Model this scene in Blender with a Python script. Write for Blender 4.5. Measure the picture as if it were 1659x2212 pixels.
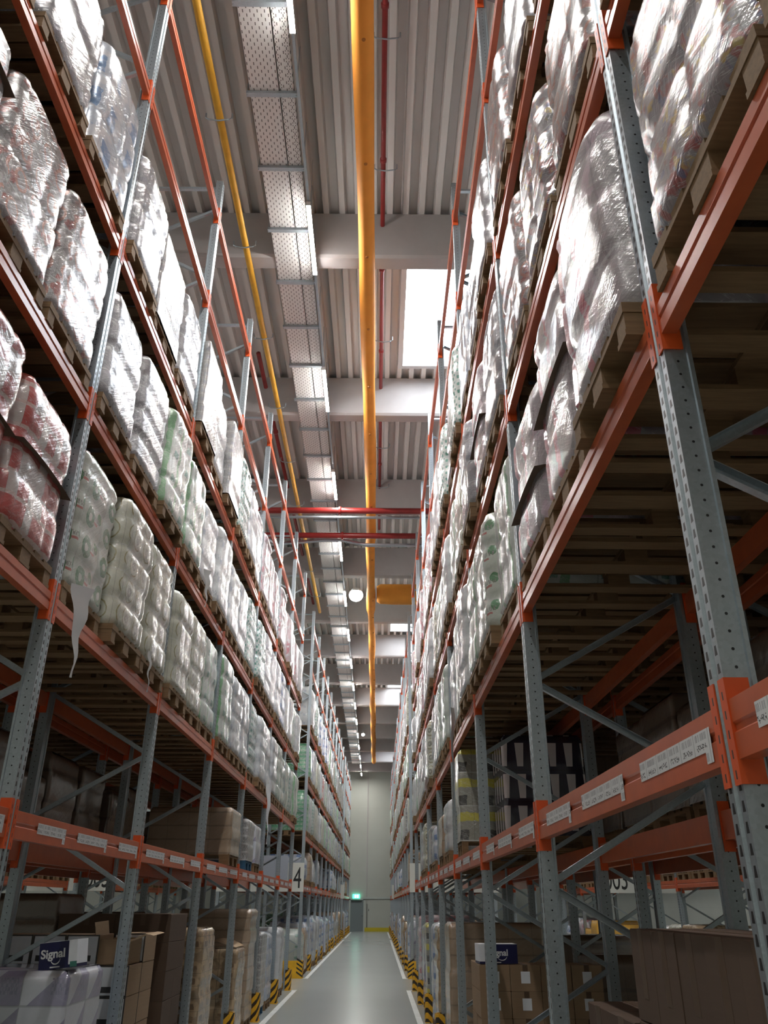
import bpy, math, random
from mathutils import Vector, Matrix, noise
R = random.Random(7)
PI = math.pi
sc = bpy.context.scene
col = sc.collection
for o in list(bpy.data.objects): bpy.data.objects.remove(o)

# ------------------------------------------------------------------ camera
CAMH = 1.8
cd = bpy.data.cameras.new('camera'); cam = bpy.data.objects.new('camera', cd); col.objects.link(cam)
cd.sensor_fit = 'VERTICAL'; cd.sensor_height = 24.0; cd.sensor_width = 18.0
cd.lens = 24.0*1743.15/2212.0
cd.clip_start = 0.05; cd.clip_end = 300
cam.matrix_world = (Matrix.Translation((0, 0, CAMH)) @ Matrix.Rotation(math.radians(-0.2922), 4, 'Z')
                    @ Matrix.Rotation(math.radians(90+25.9406), 4, 'X') @ Matrix.Rotation(math.radians(0.2414), 4, 'Z'))
sc.camera = cam
# ------------------------------------------------------------------ world, exposure, lamp strengths
w = bpy.data.worlds.new('world'); sc.world = w; w.use_nodes = True
w.node_tree.nodes['Background'].inputs[0].default_value = (0.75, 0.86, 1.0, 1)
w.node_tree.nodes['Background'].inputs[1].default_value = 1.0
sc.view_settings.view_transform = 'Standard'; sc.view_settings.look = 'None'
sc.view_settings.gamma = 1.0; sc.view_settings.use_curve_mapping = False
sc.view_settings.exposure = 0.27
TUBE = 320.0        # emission of the tube diffusers
SKYL = 13.0         # emission of the roof light panes
BAYL = 25.0
try:
    sc.cycles.max_bounces = 6; sc.cycles.diffuse_bounces = 2; sc.cycles.glossy_bounces = 3
    sc.cycles.transparent_max_bounces = 6; sc.cycles.sample_clamp_indirect = 6.0
    sc.cycles.use_light_tree = True
except Exception: pass

# ------------------------------------------------------------------ key positions (metres)
XL, XR = -2.11, 0.915          # aisle faces of the racks
P = 2.8                        # bay pitch
Y0 = 2.165                     # first upright near the camera
FD = 1.1                       # frame depth
GAP = 0.24                     # space between back-to-back rows
LEV = [2.29, 3.60, 5.10, 6.63, 8.47, 9.84]     # beam tops
TOP = 10.42
WALL = 67.6
DECK = 12.0
BLOCKS = [(-1, [Y0+P*i for i in range(-1, 8)]), (0, [25.2+P*i for i in range(10)]), (0, [53.9+P*i for i in range(5)])]
ORD = ['lowest', 'second', 'third', 'fourth', 'fifth', 'topmost']
NUM = ['first', 'second', 'third', 'fourth', 'fifth', 'sixth', 'seventh', 'eighth', 'ninth', 'tenth']

# ================================================================== materials
def c4(c): return (c[0], c[1], c[2], 1.0)
class G:
    def __init__(s, name):
        s.m = bpy.data.materials.new(name); s.m.use_nodes = True; s.t = s.m.node_tree; s.t.nodes.clear()
        s.out = s.t.nodes.new('ShaderNodeOutputMaterial')
    def put(s, sock, v):
        if v is None: return
        if isinstance(v, bpy.types.NodeSocket): s.t.links.new(v, sock)
        else:
            try: sock.default_value = v
            except Exception: sock.default_value = c4(v)
    def n(s, typ, ins=None, **pr):
        nd = s.t.nodes.new(typ)
        for k, v in pr.items(): setattr(nd, k, v)
        for k, v in (ins or {}).items(): s.put(nd.inputs[k], v)
        return nd
    def M(s, op, a, b=None, c=None, clamp=False):
        nd = s.n('ShaderNodeMath', operation=op, use_clamp=clamp)
        for i, v in enumerate((a, b, c)):
            if v is not None: s.put(nd.inputs[i], v)
        return nd.outputs[0]
    def mix(s, f, a, b):
        nd = s.n('ShaderNodeMix', data_type='RGBA')
        s.put(nd.inputs[0], f)
        for i, v in ((6, a), (7, b)):
            s.put(nd.inputs[i], v if isinstance(v, bpy.types.NodeSocket) else c4(v))
        return nd.outputs[2]
    def noise(s, vec, scale, detail=3, rough=.5):
        return s.n('ShaderNodeTexNoise', {'Vector': vec, 'Scale': scale, 'Detail': detail, 'Roughness': rough}).outputs[0]
    def vec(s, x=0., y=0., z=0.):
        return s.n('ShaderNodeCombineXYZ', {0: x, 1: y, 2: z}).outputs[0]
    def obj(s):
        o = s.n('ShaderNodeTexCoord').outputs['Object']; x = s.n('ShaderNodeSeparateXYZ', {0: o})
        return o, x.outputs[0], x.outputs[1], x.outputs[2]
    def uv(s):
        o = s.n('ShaderNodeUVMap').outputs[0]; x = s.n('ShaderNodeSeparateXYZ', {0: o})
        return o, x.outputs[0], x.outputs[1]
    def rnd(s): return s.n('ShaderNodeObjectInfo').outputs['Random']
    def band(s, x, a, b):      # 1 where a < x < b
        return s.M('MULTIPLY', s.M('GREATER_THAN', x, a), s.M('LESS_THAN', x, b))
    def bump(s, h, st, d=.01):
        return s.n('ShaderNodeBump', {'Strength': st, 'Distance': d, 'Height': h}).outputs[0]
    def ramp(s, x, lo, hi):
        return s.n('ShaderNodeMapRange', {0: x, 1: lo, 2: hi, 3: 0., 4: 1.}).outputs[0]
    def bsdf(s, color, rough=.5, metal=0., normal=None, coat=0., coatr=.1, coatn=None, spec=.5):
        b = s.n('ShaderNodeBsdfPrincipled')
        s.put(b.inputs['Base Color'], color if isinstance(color, bpy.types.NodeSocket) else c4(color))
        s.put(b.inputs['Roughness'], rough); s.put(b.inputs['Metallic'], metal); s.put(b.inputs['Normal'], normal)
        s.put(b.inputs['Coat Weight'], coat); s.put(b.inputs['Coat Roughness'], coatr); s.put(b.inputs['Coat Normal'], coatn)
        if coatn is not None: b.inputs['Coat IOR'].default_value = 1.9
        s.put(b.inputs['Specular IOR Level'], spec)
        s.t.links.new(b.outputs[0], s.out.inputs[0]); return s.m
    def emit(s, color, k):
        e = s.n('ShaderNodeEmission', {0: c4(color), 1: k}); s.t.links.new(e.outputs[0], s.out.inputs[0]); return s.m

def m_plain(name, c, rough=.5, metal=0., var=.0, nscale=6., coat=0., spec=.5):
    g = G(name); col_ = c
    if var:
        o, x, y, z = g.obj(); n = g.noise(o, nscale, 4)
        col_ = g.mix(g.ramp(n, .3, .7), [v*(1-var) for v in c], [min(1, v*(1+var)) for v in c])
    return g.bsdf(col_, rough, metal, coat=coat, spec=spec)

def m_galv(name, slots=False, c=(.43, .49, .53)):
    g = G(name); o, x, y, z = g.obj()
    v = g.n('ShaderNodeTexVoronoi', {'Vector': o, 'Scale': 90.}).outputs['Color']
    sp = g.n('ShaderNodeSeparateXYZ', {0: v}).outputs[0]
    base = g.mix(sp, [k*.93 for k in c], [k*1.06 for k in c])
    if slots:
        fz = g.M('SUBTRACT', g.M('FRACT', g.M('DIVIDE', z, .05)), .5)          # -.5 .. .5
        ay = g.M('SUBTRACT', g.M('ABSOLUTE', y), .031)
        # tear-drop slots on the two flanges of the face
        wid = g.M('SUBTRACT', .0075, g.M('MULTIPLY', fz, .006))
        s1 = g.M('MULTIPLY', g.M('LESS_THAN', g.M('ABSOLUTE', ay), wid), g.M('LESS_THAN', g.M('ABSOLUTE', fz), .27))
        s1 = g.M('MULTIPLY', s1, g.M('LESS_THAN', g.M('ABSOLUTE', x), .003))
        # round holes on the sides
        dz = g.M('MULTIPLY', fz, .05); dx = g.M('SUBTRACT', g.M('ABSOLUTE', x), .04)
        r2 = g.M('ADD', g.M('MULTIPLY', dz, dz), g.M('MULTIPLY', dx, dx))
        s2 = g.M('MULTIPLY', g.M('LESS_THAN', r2, .000020), g.M('GREATER_THAN', g.M('ABSOLUTE', y), .045))
        hole = g.M('MAXIMUM', s1, s2)
        base = g.mix(hole, base, (.012, .012, .014))
        met = g.M('MULTIPLY', g.M('SUBTRACT', 1., hole), .75)
        return g.bsdf(base, .38, met)
    return g.bsdf(base, .36, .75)

def m_wood(name, c, dark=.6):
    g = G(name); o, x, y, z = g.obj(); r = g.rnd()
    n = g.noise(g.vec(g.M('MULTIPLY', x, 3.), g.M('MULTIPLY', g.M('ADD', y, r), 30.), g.M('MULTIPLY', z, 30.)), 2., 5, .6)
    cc = g.mix(g.ramp(n, .3, .75), [k*dark for k in c], c)
    cc = g.mix(g.M('MULTIPLY', r, .45), cc, [c[0]*.42, c[1]*.36, c[2]*.3])
    return g.bsdf(cc, .75)

def m_beam():
    g = G('orange_beam_paint'); o, x, y, z = g.obj()
    n = g.noise(o, 9., 4); cc = g.mix(g.ramp(n, .35, .8), (.60, .125, .045), (.50, .10, .038))
    n2 = g.noise(g.vec(g.M('MULTIPLY', x, 4.), g.M('MULTIPLY', y, 12.), g.M('MULTIPLY', z, 60.)), 1.5, 5, .7)
    cc = g.mix(g.M('MULTIPLY', g.ramp(n2, .66, .75), .6), cc, (.22, .12, .09))
    return g.bsdf(cc, .33, 0., coat=.3, coatr=.2)

def streaks(g, u, v, ang, sx, sy, seed, detail=4):
    a = g.M('ADD', g.M('MULTIPLY', u, math.cos(ang)), g.M('MULTIPLY', v, math.sin(ang)))
    b = g.M('SUBTRACT', g.M('MULTIPLY', v, math.cos(ang)), g.M('MULTIPLY', u, math.sin(ang)))
    return g.noise(g.vec(g.M('MULTIPLY', a, sx), g.M('MULTIPLY', b, sy), seed), 1., detail, .6)

def m_film(name, base, marks=(), cell=(.27, .3), haze=.45, metal=0., bumps=.9, rough=.42, hazec=(.60, .61, .645), layerdark=.5, coatr=.09):
    """stretch film over stacked goods. marks = list of (kind, colour, params...) in the pack cell."""
    g = G(name); uvv, u, v = g.uv(); r = g.M('MULTIPLY', g.rnd(), 37.)
    ur = g.M('ADD', u, r)
    cu = g.M('DIVIDE', u, cell[0]); cv = g.M('DIVIDE', v, cell[1])
    fu = g.M('FRACT', cu); fv = g.M('FRACT', cv)
    idn = g.n('ShaderNodeTexWhiteNoise', {'Vector': g.vec(g.M('FLOOR', cu), g.M('FLOOR', cv), g.M('FLOOR', r))}, noise_dimensions='3D')
    wn = idn.outputs['Value']
    wob = g.noise(g.vec(g.M('MULTIPLY', ur, 9.), g.M('MULTIPLY', v, 9.), 0.), 1., 2)
    wo = g.M('MULTIPLY', g.M('SUBTRACT', wob, .5), .16)
    fuw = g.M('ADD', fu, wo); fvw = g.M('ADD', fv, wo)
    dim = .60 if ('silver' in name or 'mixed' in name or 'pink_white' in name or 'printed_white' in name) else 1.08
    base = [k*dim for k in base]; hazec = [k*(dim+.14) for k in hazec]
    colr = g.mix(g.M('MULTIPLY', wn, .5), base, [k*.80 for k in base])
    for mk in marks:
        kind, cc = mk[0], mk[1]
        if kind == 'disc':
            cx, cy, ra, ri = mk[2:6]
            d = g.M('POWER', g.M('ADD', g.M('POWER', g.M('MULTIPLY', g.M('SUBTRACT', fuw, cx), cell[0]), 2.), g.M('POWER', g.M('MULTIPLY', g.M('SUBTRACT', fvw, cy), cell[1]), 2.)), .5)
            f = g.band(d, ri, ra)
        elif kind == 'stripe':
            f = g.band(fuw, mk[2], mk[3])
        elif kind == 'hstripe':
            f = g.band(fvw, mk[2], mk[3])
        elif kind == 'box':
            f = g.M('MULTIPLY', g.band(fuw, mk[2], mk[3]), g.band(fvw, mk[4], mk[5]))
        elif kind == 'rnd':       # whole pack recoloured at random
            f = g.M('LESS_THAN', g.n('ShaderNodeTexWhiteNoise', {'Vector': g.vec(g.M('FLOOR', cu), g.M('FLOOR', cv), mk[2])}, noise_dimensions='3D').outputs['Value'], mk[3])
        elif kind == 'blot':
            nn = g.noise(g.vec(g.M('MULTIPLY', ur, mk[2]), g.M('MULTIPLY', v, mk[2]), mk[3]), 1., 3)
            f = g.ramp(nn, mk[4], mk[4]+.06)
        elif kind == 'diag':
            f = g.M('GREATER_THAN', g.M('ADD', fu, g.M('MULTIPLY', fv, -.9)), mk[2])
        elif kind == 'cup':       # tapering cup silhouettes
            hw = g.M('ADD', .17, g.M('MULTIPLY', fv, .12))
            f = g.M('MULTIPLY', g.M('LESS_THAN', g.M('ABSOLUTE', g.M('SUBTRACT', fu, .5)), hw), g.band(fv, .12, .88))
        elif kind == 'text':      # rows of small dark print
            t = g.noise(g.vec(g.M('MULTIPLY', ur, 60.), g.M('MULTIPLY', g.M('FLOOR', g.M('MULTIPLY', v, 45.)), 3.), 0.), 1., 1)
            f = g.M('MULTIPLY', g.M('GREATER_THAN', t, .5), g.M('MULTIPLY', g.band(fu, mk[2], mk[3]), g.band(fv, mk[4], mk[5])))
        k = mk[-1] if isinstance(mk[-1], tuple) and len(mk[-1]) == 1 else (.94,)
        colr = g.mix(g.M('MULTIPLY', f, k[0]), colr, cc)
    # joints between packs
    stiff = bumps < .5 or name.endswith('cartons') or name.endswith('trays')
    jn = g.M('GREATER_THAN', g.M('ABSOLUTE', g.M('SUBTRACT', fu, .5)), .487)
    jh = g.M('GREATER_THAN', g.M('ABSOLUTE', g.M('SUBTRACT', fv, .5)), .48)
    if stiff: jn = g.M('MAXIMUM', jn, jh)
    colr = g.mix(g.M('MULTIPLY', jn, layerdark), colr, [k*.35 for k in base])
    s1 = streaks(g, ur, v, .62, 3., 30., 1.)
    s2 = streaks(g, ur, v, -.45, 2.5, 22., 5.)
    hz = g.M('MAXIMUM', g.ramp(s1, .48, .72), g.ramp(s2, .52, .78))
    big = g.ramp(g.noise(g.vec(g.M('MULTIPLY', ur, 2.2), g.M('MULTIPLY', v, 2.2), 9.), 1., 2), .3, .75)
    hz = g.M('MULTIPLY', g.M('ADD', g.M('MULTIPLY', hz, .7), g.M('MULTIPLY', big, .5)), haze*.72, clamp=True)
    colr = g.mix(hz, colr, hazec)
    if not stiff:
        jw = g.M('GREATER_THAN', g.M('ABSOLUTE', g.M('SUBTRACT', g.M('FRACT', g.M('ADD', cv, g.M('MULTIPLY', wo, .25))), .5)), .482)
        ln = g.band(s2, .497, .510)
        colr = g.mix(g.M('MULTIPLY', g.M('MAXIMUM', jw, ln), .38), colr, (.80, .82, .83))
    fine = g.noise(g.vec(g.M('MULTIPLY', ur, 26.), g.M('MULTIPLY', v, 26.), 3.), 1., 3)
    s3 = streaks(g, ur, v, .75, 7., 95., 11., 2)
    h = g.M('ADD', g.M('MULTIPLY', g.M('MULTIPLY', s3, big), .42), g.M('ADD', g.M('MULTIPLY', s1, .6), g.M('MULTIPLY', s2, .4)), g.M('ADD', g.M('MULTIPLY', fine, .22), g.M('MULTIPLY', big, 1.3)))
    nb = g.bump(h, bumps*.8, .022)
    nb2 = g.bump(h, bumps*.2, .02)
    return g.bsdf(colr, rough, metal, nb2, 1., coatr, nb)

def m_card(name, c, lab=False, band=None):
    g = G(name); o, x, y, z = g.obj(); r = g.rnd()
    n = g.noise(g.vec(g.M('MULTIPLY', x, 2.), g.M('MULTIPLY', y, 2.), g.M('MULTIPLY', z, 40.)), 2., 3)
    cc = g.mix(n, [k*.85 for k in c], [k*1.1 for k in c])
    cc = g.mix(g.M('MULTIPLY', r, .4), cc, [k*.6 for k in c])
    return g.bsdf(cc, .8)

def m_floor():
    g = G('polished_grey_floor'); o, x, y, z = g.obj()
    n = g.noise(o, .6, 4); n2 = g.noise(g.vec(g.M('MULTIPLY', x, 3.), g.M('MULTIPLY', y, .35), 0.), 1.5, 4)
    cc = g.mix(n, (.33, .365, .355), (.375, .405, .392)); 
    return g.bsdf(cc, .20, 0., spec=.55)

def m_deck():
    g = G('white_roof_sheet'); o, x, y, z = g.obj(); n = g.noise(g.vec(g.M('MULTIPLY', x, 4.), g.M('MULTIPLY', y, .4), 0.), 1., 3)
    return g.bsdf(g.mix(n, (.70, .67, .64), (.80, .765, .735)), .5, .0)

def m_wall():
    g = G('pale_wall_panel'); o, x, y, z = g.obj()
    f = g.M('LESS_THAN', g.M('ABSOLUTE', g.M('SUBTRACT', g.M('FRACT', g.M('DIVIDE', z, 1.15)), .5)), .006)
    n = g.noise(o, .9, 4); cc = g.mix(n, (.47, .49, .43), (.54, .56, .50)); cc = g.mix(g.M('MULTIPLY', f, .18), cc, (.3, .3, .27))
    return g.bsdf(cc, .55)

def m_conc():
    g = G('grey_concrete_beam'); o, x, y, z = g.obj(); n = g.noise(o, 2.5, 5, .65)
    return g.bsdf(g.mix(n, (.42, .39, .38), (.52, .49, .48)), .8)

def m_perf():
    g = G('perforated_tray_metal'); o, x, y, z = g.obj()
    px, py = .042, .10
    cx = g.M('DIVIDE', x, px); col_i = g.M('FLOOR', cx); fx = g.M('MULTIPLY', g.M('SUBTRACT', g.M('FRACT', cx), .5), px)
    off = g.M('MULTIPLY', g.M('MODULO', col_i, 2.), .5)
    fy = g.M('MULTIPLY', g.M('SUBTRACT', g.M('FRACT', g.M('ADD', g.M('DIVIDE', y, py), off)), .5), py)
    dash = g.M('MULTIPLY', g.M('LESS_THAN', g.M('ABSOLUTE', fx), .0055), g.M('LESS_THAN', g.M('ABSOLUTE', fy), .019))
    c2 = g.M('ADD', cx, .5); fx2 = g.M('MULTIPLY', g.M('SUBTRACT', g.M('FRACT', c2), .5), px)
    dd = g.M('ADD', g.M('POWER', g.M('ABSOLUTE', fx2), 2.), g.M('POWER', g.M('SUBTRACT', g.M('ABSOLUTE', fy), .03), 2.))
    dots = g.M('MULTIPLY', g.M('LESS_THAN', dd, .00011), g.M('GREATER_THAN', g.M('MODULO', col_i, 3.), 1.5))
    f = g.M('MAXIMUM', dash, dots)
    return g.bsdf(g.mix(f, (.80, .79, .77), (.12, .11, .10)), .4, g.M('MULTIPLY', g.M('SUBTRACT', 1., f), .3))

def m_hazard(name='hazard_stripes', per=.16, ang=1.):
    g = G(name); o, x, y, z = g.obj()
    s = g.M('ADD', g.M('ADD', x, y), g.M('MULTIPLY', z, ang))
    f = g.M('LESS_THAN', g.M('FRACT', g.M('DIVIDE', s, per)), .45)
    return g.bsdf(g.mix(f, (.80, .42, .02), (.035, .022, .012)), .45)

def m_label():
    g = G('barcode_label_paper'); uvv, u, v = g.uv()
    cell = g.M('DIVIDE', u, .115); fu = g.M('FRACT', cell)
    edge = g.M('GREATER_THAN', g.M('ABSOLUTE', g.M('SUBTRACT', fu, .5)), .47)
    bars = g.M('GREATER_THAN', g.noise(g.vec(g.M('MULTIPLY', u, 420.), 0., 0.), 1., 0), .5)
    bc = g.M('MULTIPLY', g.M('MULTIPLY', bars, g.band(v, .58, .9)), g.band(fu, .12, .88))
    dg = g.M('GREATER_THAN', g.noise(g.vec(g.M('MULTIPLY', u, 130.), g.M('MULTIPLY', v, 9.), 4.), 1., 1), .52)
    tx = g.M('MULTIPLY', g.M('MULTIPLY', dg, g.band(v, .14, .42)), g.band(fu, .16, .84))
    c = g.mix(g.M('MULTIPLY', bc, .75), (.72, .72, .72), (.1, .1, .12)); c = g.mix(tx, c, (.12, .12, .12)); c = g.mix(g.M('MULTIPLY', edge, .5), c, (.3, .3, .3))
    return g.bsdf(c, .5)

MT = {}
MT['galv'] = m_galv('galvanised_steel'); MT['post'] = m_galv('galvanised_slotted_steel', True)
MT['beam'] = m_beam()
def m_conn():
    g = G('orange_connector_paint'); o, x, y, z = g.obj()
    base = g.mix(g.noise(o, 20., 4), (.62, .085, .017), (.80, .115, .023))
    ya = g.M('MINIMUM', g.M('ABSOLUTE', g.M('SUBTRACT', y, .034)), g.M('ABSOLUTE', g.M('SUBTRACT', y, P-.034)))
    fz = g.M('ABSOLUTE', g.M('SUBTRACT', g.M('FRACT', g.M('DIVIDE', g.M('ADD', z, .06), .05)), .5))
    hole = g.M('MULTIPLY', g.M('MULTIPLY', g.M('LESS_THAN', ya, .0042), g.M('LESS_THAN', fz, .22)), g.M('MULTIPLY', g.M('LESS_THAN', x, -.004), g.M('LESS_THAN', z, .19)))
    return g.bsdf(g.mix(hole, base, (.05, .02, .015)), .4)
MT['conn'] = m_conn()
MT['wood'] = m_wood('pallet_wood', (.33, .205, .10))
MT['bluewood'] = m_plain('blue_pallet_paint', (.03, .12, .22), .7, var=.3)
MT['floor'] = m_floor(); MT['deck'] = m_deck(); MT['wall'] = m_wall(); MT['conc'] = m_conc(); MT['perf'] = m_perf()
MT['hazard'] = m_hazard(); MT['yellow'] = m_plain('yellow_guard_paint', (.82, .45, .02), .45, var=.1)
MT['kick'] = m_plain('yellow_kick_paint', (.62, .50, .02), .5)
MT['label'] = m_label(); MT['white'] = m_plain('white_line_paint', (.66, .69, .66), .4, var=.12, nscale=3)
MT['sign'] = m_plain('white_sign_board', (.72, .72, .66), .5); MT['black'] = m_plain('black_lettering', (.02, .02, .02), .5)
MT['duct'] = m_plain('orange_yellow_duct_fabric', (.88, .345, .045), .75, var=.06, nscale=3)
MT['nozzle'] = m_plain('orange_nozzle', (.50, .17, .02), .6)
MT['gas'] = m_plain('yellow_pipe_paint', (.72, .38, .03), .5, var=.1); MT['red'] = m_plain('red_pipe_paint', (.25, .018, .016), .4, var=.15)
MT['door'] = m_plain('grey_door_paint', (.20, .235, .24), .5); MT['frame'] = m_plain('pale_door_frame', (.50, .54, .50), .5)
MT['dark'] = m_plain('dark_metal', (.05, .05, .05), .5)
MT['housing'] = m_plain('white_lamp_housing', (.7, .7, .7), .5)
MT['tube'] = G('lit_tube_diffuser').emit((1., .975, .94), TUBE)
MT['bayl'] = G('lit_round_diffuser').emit((.93, 1., .93), BAYL)
MT['sky'] = G('daylit_roof_pane').emit((.84, .92, 1.), SKYL)
MT['exit'] = G('lit_green_exit_sign').emit((.10, .95, .62), 2.2)
MT['exitw'] = G('lit_white_pictogram').emit((.85, 1., .95), 3.)
MT['film'] = m_plain('clear_film_scrap', (.62, .63, .64), .2, coat=1.)
MT['slip'] = m_plain('brown_slip_sheet', (.16, .105, .07), .75, var=.2)
MT['kraft'] = m_card('brown_cardboard', (.33, .215, .125)); MT['kraftl'] = m_card('light_brown_cardboard', (.46, .32, .19))
MT['kraftd'] = m_card('dark_brown_cardboard', (.10, .06, .038))
MT['tape'] = m_plain('brown_tape', (.10, .06, .035), .4)
MT['cartonw'] = m_plain('white_carton_print', (.78, .80, .84), .5, var=.06)
MT['navy'] = m_plain('navy_box_print', (.012, .012, .07), .4)
MT['letters'] = m_plain('white_letter_print', (.8, .8, .82), .5)
MT['greenprint'] = m_plain('green_box_print', (.05, .20, .16), .5)

K = {}
K['silver'] = m_film('film_on_silver_packs', (.50, .51, .55), [('blot', (.30, .30, .36), 7., 2., .58)], (.27, .24), .5, .25, 1., .35)
K['silver_red'] = m_film('film_on_silver_red_packs', (.50, .46, .47), [('blot', (.30, .06, .05), 9., 4., .56), ('disc', (.42, .17, .13), .5, .45, .07, .05)], (.2, .22), .5, .2, 1., .35)
K['silver_blue'] = m_film('film_on_pale_blue_packs', (.50, .57, .66), [('box', (.10, .25, .50), .1, .5, .0, .45), ('blot', (.70, .72, .76), 5., 1., .5)], (.4, .36), .5, .2, .8, .3)
K['multi'] = m_film('film_on_mixed_colour_packs', (.46, .42, .44), [('blot', (.34, .06, .05), 12., 1., .52), ('blot', (.50, .34, .06), 14., 7., .58), ('blot', (.10, .10, .22), 13., 12., .6)], (.16, .2), .42, .15, 1., .35)
K['red'] = m_film('film_on_red_white_packs', (.52, .07, .06), [('rnd', (.62, .58, .56), 3., .34), ('hstripe', (.66, .50, .46), .0, .16)], (.115, .15), .18, 0., .8, .4)
K['green_ring'] = m_film('film_on_green_ring_packs', (.58, .62, .55), [('disc', (.02, .17, .05), .30, .5, .080, .030), ('disc', (.05, .24, .08), .75, .75, .045, .0), ('box', (.45, .12, .10), .5, .68, .42, .5), ('text', (.25, .25, .22), .48, .8, .55, .7)], (.40, .23), .14, 0., .65, .45)
K['cream'] = m_film('film_on_cream_packs', (.60, .61, .50), [('disc', (.28, .24, .08), .5, .5, .095, .083), ('disc', (.20, .20, .14), .5, .5, .045, .018), ('text', (.3, .3, .25), .35, .65, .4, .6)], (.27, .23), .16, 0., .6, .45)
K['white_green'] = m_film('film_on_white_green_packs', (.58, .64, .58), [('stripe', (.16, .42, .18), .36, .52), ('box', (.12, .30, .22), .05, .3, .1, .35)], (.4, .27), .34, 0., .7, .42)
K['teal'] = m_film('film_on_teal_dotted_packs', (.55, .63, .60), [('box', (.02, .24, .17), .1, .55, .1, .5), ('box', (.02, .20, .16), .6, .85, .55, .85)], (.085, .10), .32, 0., .8, .4)
K['white'] = m_film('film_on_white_packs', (.60, .62, .63), [('text', (.35, .37, .42), .3, .7, .3, .6), ('box', (.42, .46, .54), .7, .95, .1, .4)], (.3, .25), .34, 0., .75, .42)
K['label'] = m_film('film_on_printed_white_packs', (.62, .60, .58), [('box', (.30, .31, .34), .15, .5, .2, .6), ('text', (.12, .12, .12), .55, .95, .1, .8), ('hstripe', (.44, .42, .42), .9, 1.)], (.22, .12), .30, 0., .8, .42)
K['pink'] = m_film('film_on_pink_white_packs', (.64, .56, .59), [('stripe', (.60, .09, .15), .40, .54), ('blot', (.56, .42, .50), 6., 3., .55)], (.6, .3), .38, 0., .9, .4)
K['pinkpk'] = m_film('film_on_small_pink_packs', (.56, .42, .45), [('rnd', (.48, .14, .17), 2., .3), ('blot', (.66, .64, .66), 9., 3., .5)], (.16, .17), .36, 0., .9, .4)
K['blue'] = m_film('film_on_blue_white_packs', (.50, .56, .66), [('box', (.08, .18, .42), .1, .6, .1, .4), ('hstripe', (.62, .64, .68), .8, 1.)], (.25, .28), .34, 0., .7, .42)
K['greenpk'] = m_film('film_on_green_printed_packs', (.12, .42, .22), [('text', (.45, .62, .48), .05, .95, .1, .8), ('box', (.50, .60, .52), .1, .5, .2, .5)], (.12, .12), .12, 0., .4, .5)
K['kraft'] = m_film('film_on_brown_cartons', (.36, .25, .16), [('hstripe', (.24, .16, .10), .0, .1)], (.3, .18), .14, 0., .6, .5, (.6, .58, .55))
K['dark'] = m_film('film_on_shade_darkened_brown_cartons', (.13, .085, .055), [('hstripe', (.08, .05, .035), .0, .1)], (.3, .3), .08, 0., .3, .6, (.3, .28, .26))  # brown cartons with the shade of the back rows put into the colour
K['tray'] = m_film('film_on_flat_brown_trays', (.42, .29, .165), [('box', (.17, .10, .05), .12, .55, .12, .6), ('rnd', (.50, .37, .23), 5., .25), ('blot', (.27, .18, .10), 8., 3., .5)], (.4, .13), .05, 0., .22, .6, (.6, .58, .55), .85)
K['violet'] = m_film('film_on_white_violet_cartons', (.58, .60, .66), [('diag', (.22, .19, .34), .12, (.8,)), ('text', (.2, .2, .3), .5, .95, .2, .5)], (.4, .34), .24, 0., .3, .42)
K['cups'] = m_film('dark_violet_cup_print_cartons', (.020, .016, .045), [('cup', (.95, .86, .86), (.95,))], (.17, .31), .0, 0., .1, .6)
K['yellow'] = m_film('film_on_yellow_black_goods', (.30, .29, .24), [('hstripe', (.62, .55, .05), .55, .8), ('box', (.03, .03, .03), .2, .8, .0, .3)], (.3, .36), .12, 0., .7, .4)
K['yellowbox'] = m_film('bright_yellow_wrapped_goods', (.80, .42, .02), [], (.3, .3), .1, 0., .5, .5)
DESC = {'silver': 'silvery packs', 'silver_red': 'red printed silver packs', 'silver_blue': 'pale blue silvery packs', 'multi': 'silvery mixed colour packs',
        'red': 'red and white packs', 'green_ring': 'green ringed white packs', 'cream': 'oval printed cream packs', 'white_green': 'green striped white packs',
        'teal': 'teal dotted packs', 'white': 'plain white packs', 'label': 'densely printed white packs', 'pink': 'pink striped white packs', 'pinkpk': 'small pinkish packs',
        'blue': 'blue and white packs', 'greenpk': 'bright green printed packs', 'kraft': 'brown cartons', 'dark': 'brown cartons coloured dark for shade', 'tray': 'flat brown trays', 'violet': 'white and violet cartons',
        'cups': 'dark violet cartons printed with white cups', 'yellow': 'yellow and black goods', 'yellowbox': 'bright yellow goods'}

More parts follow.
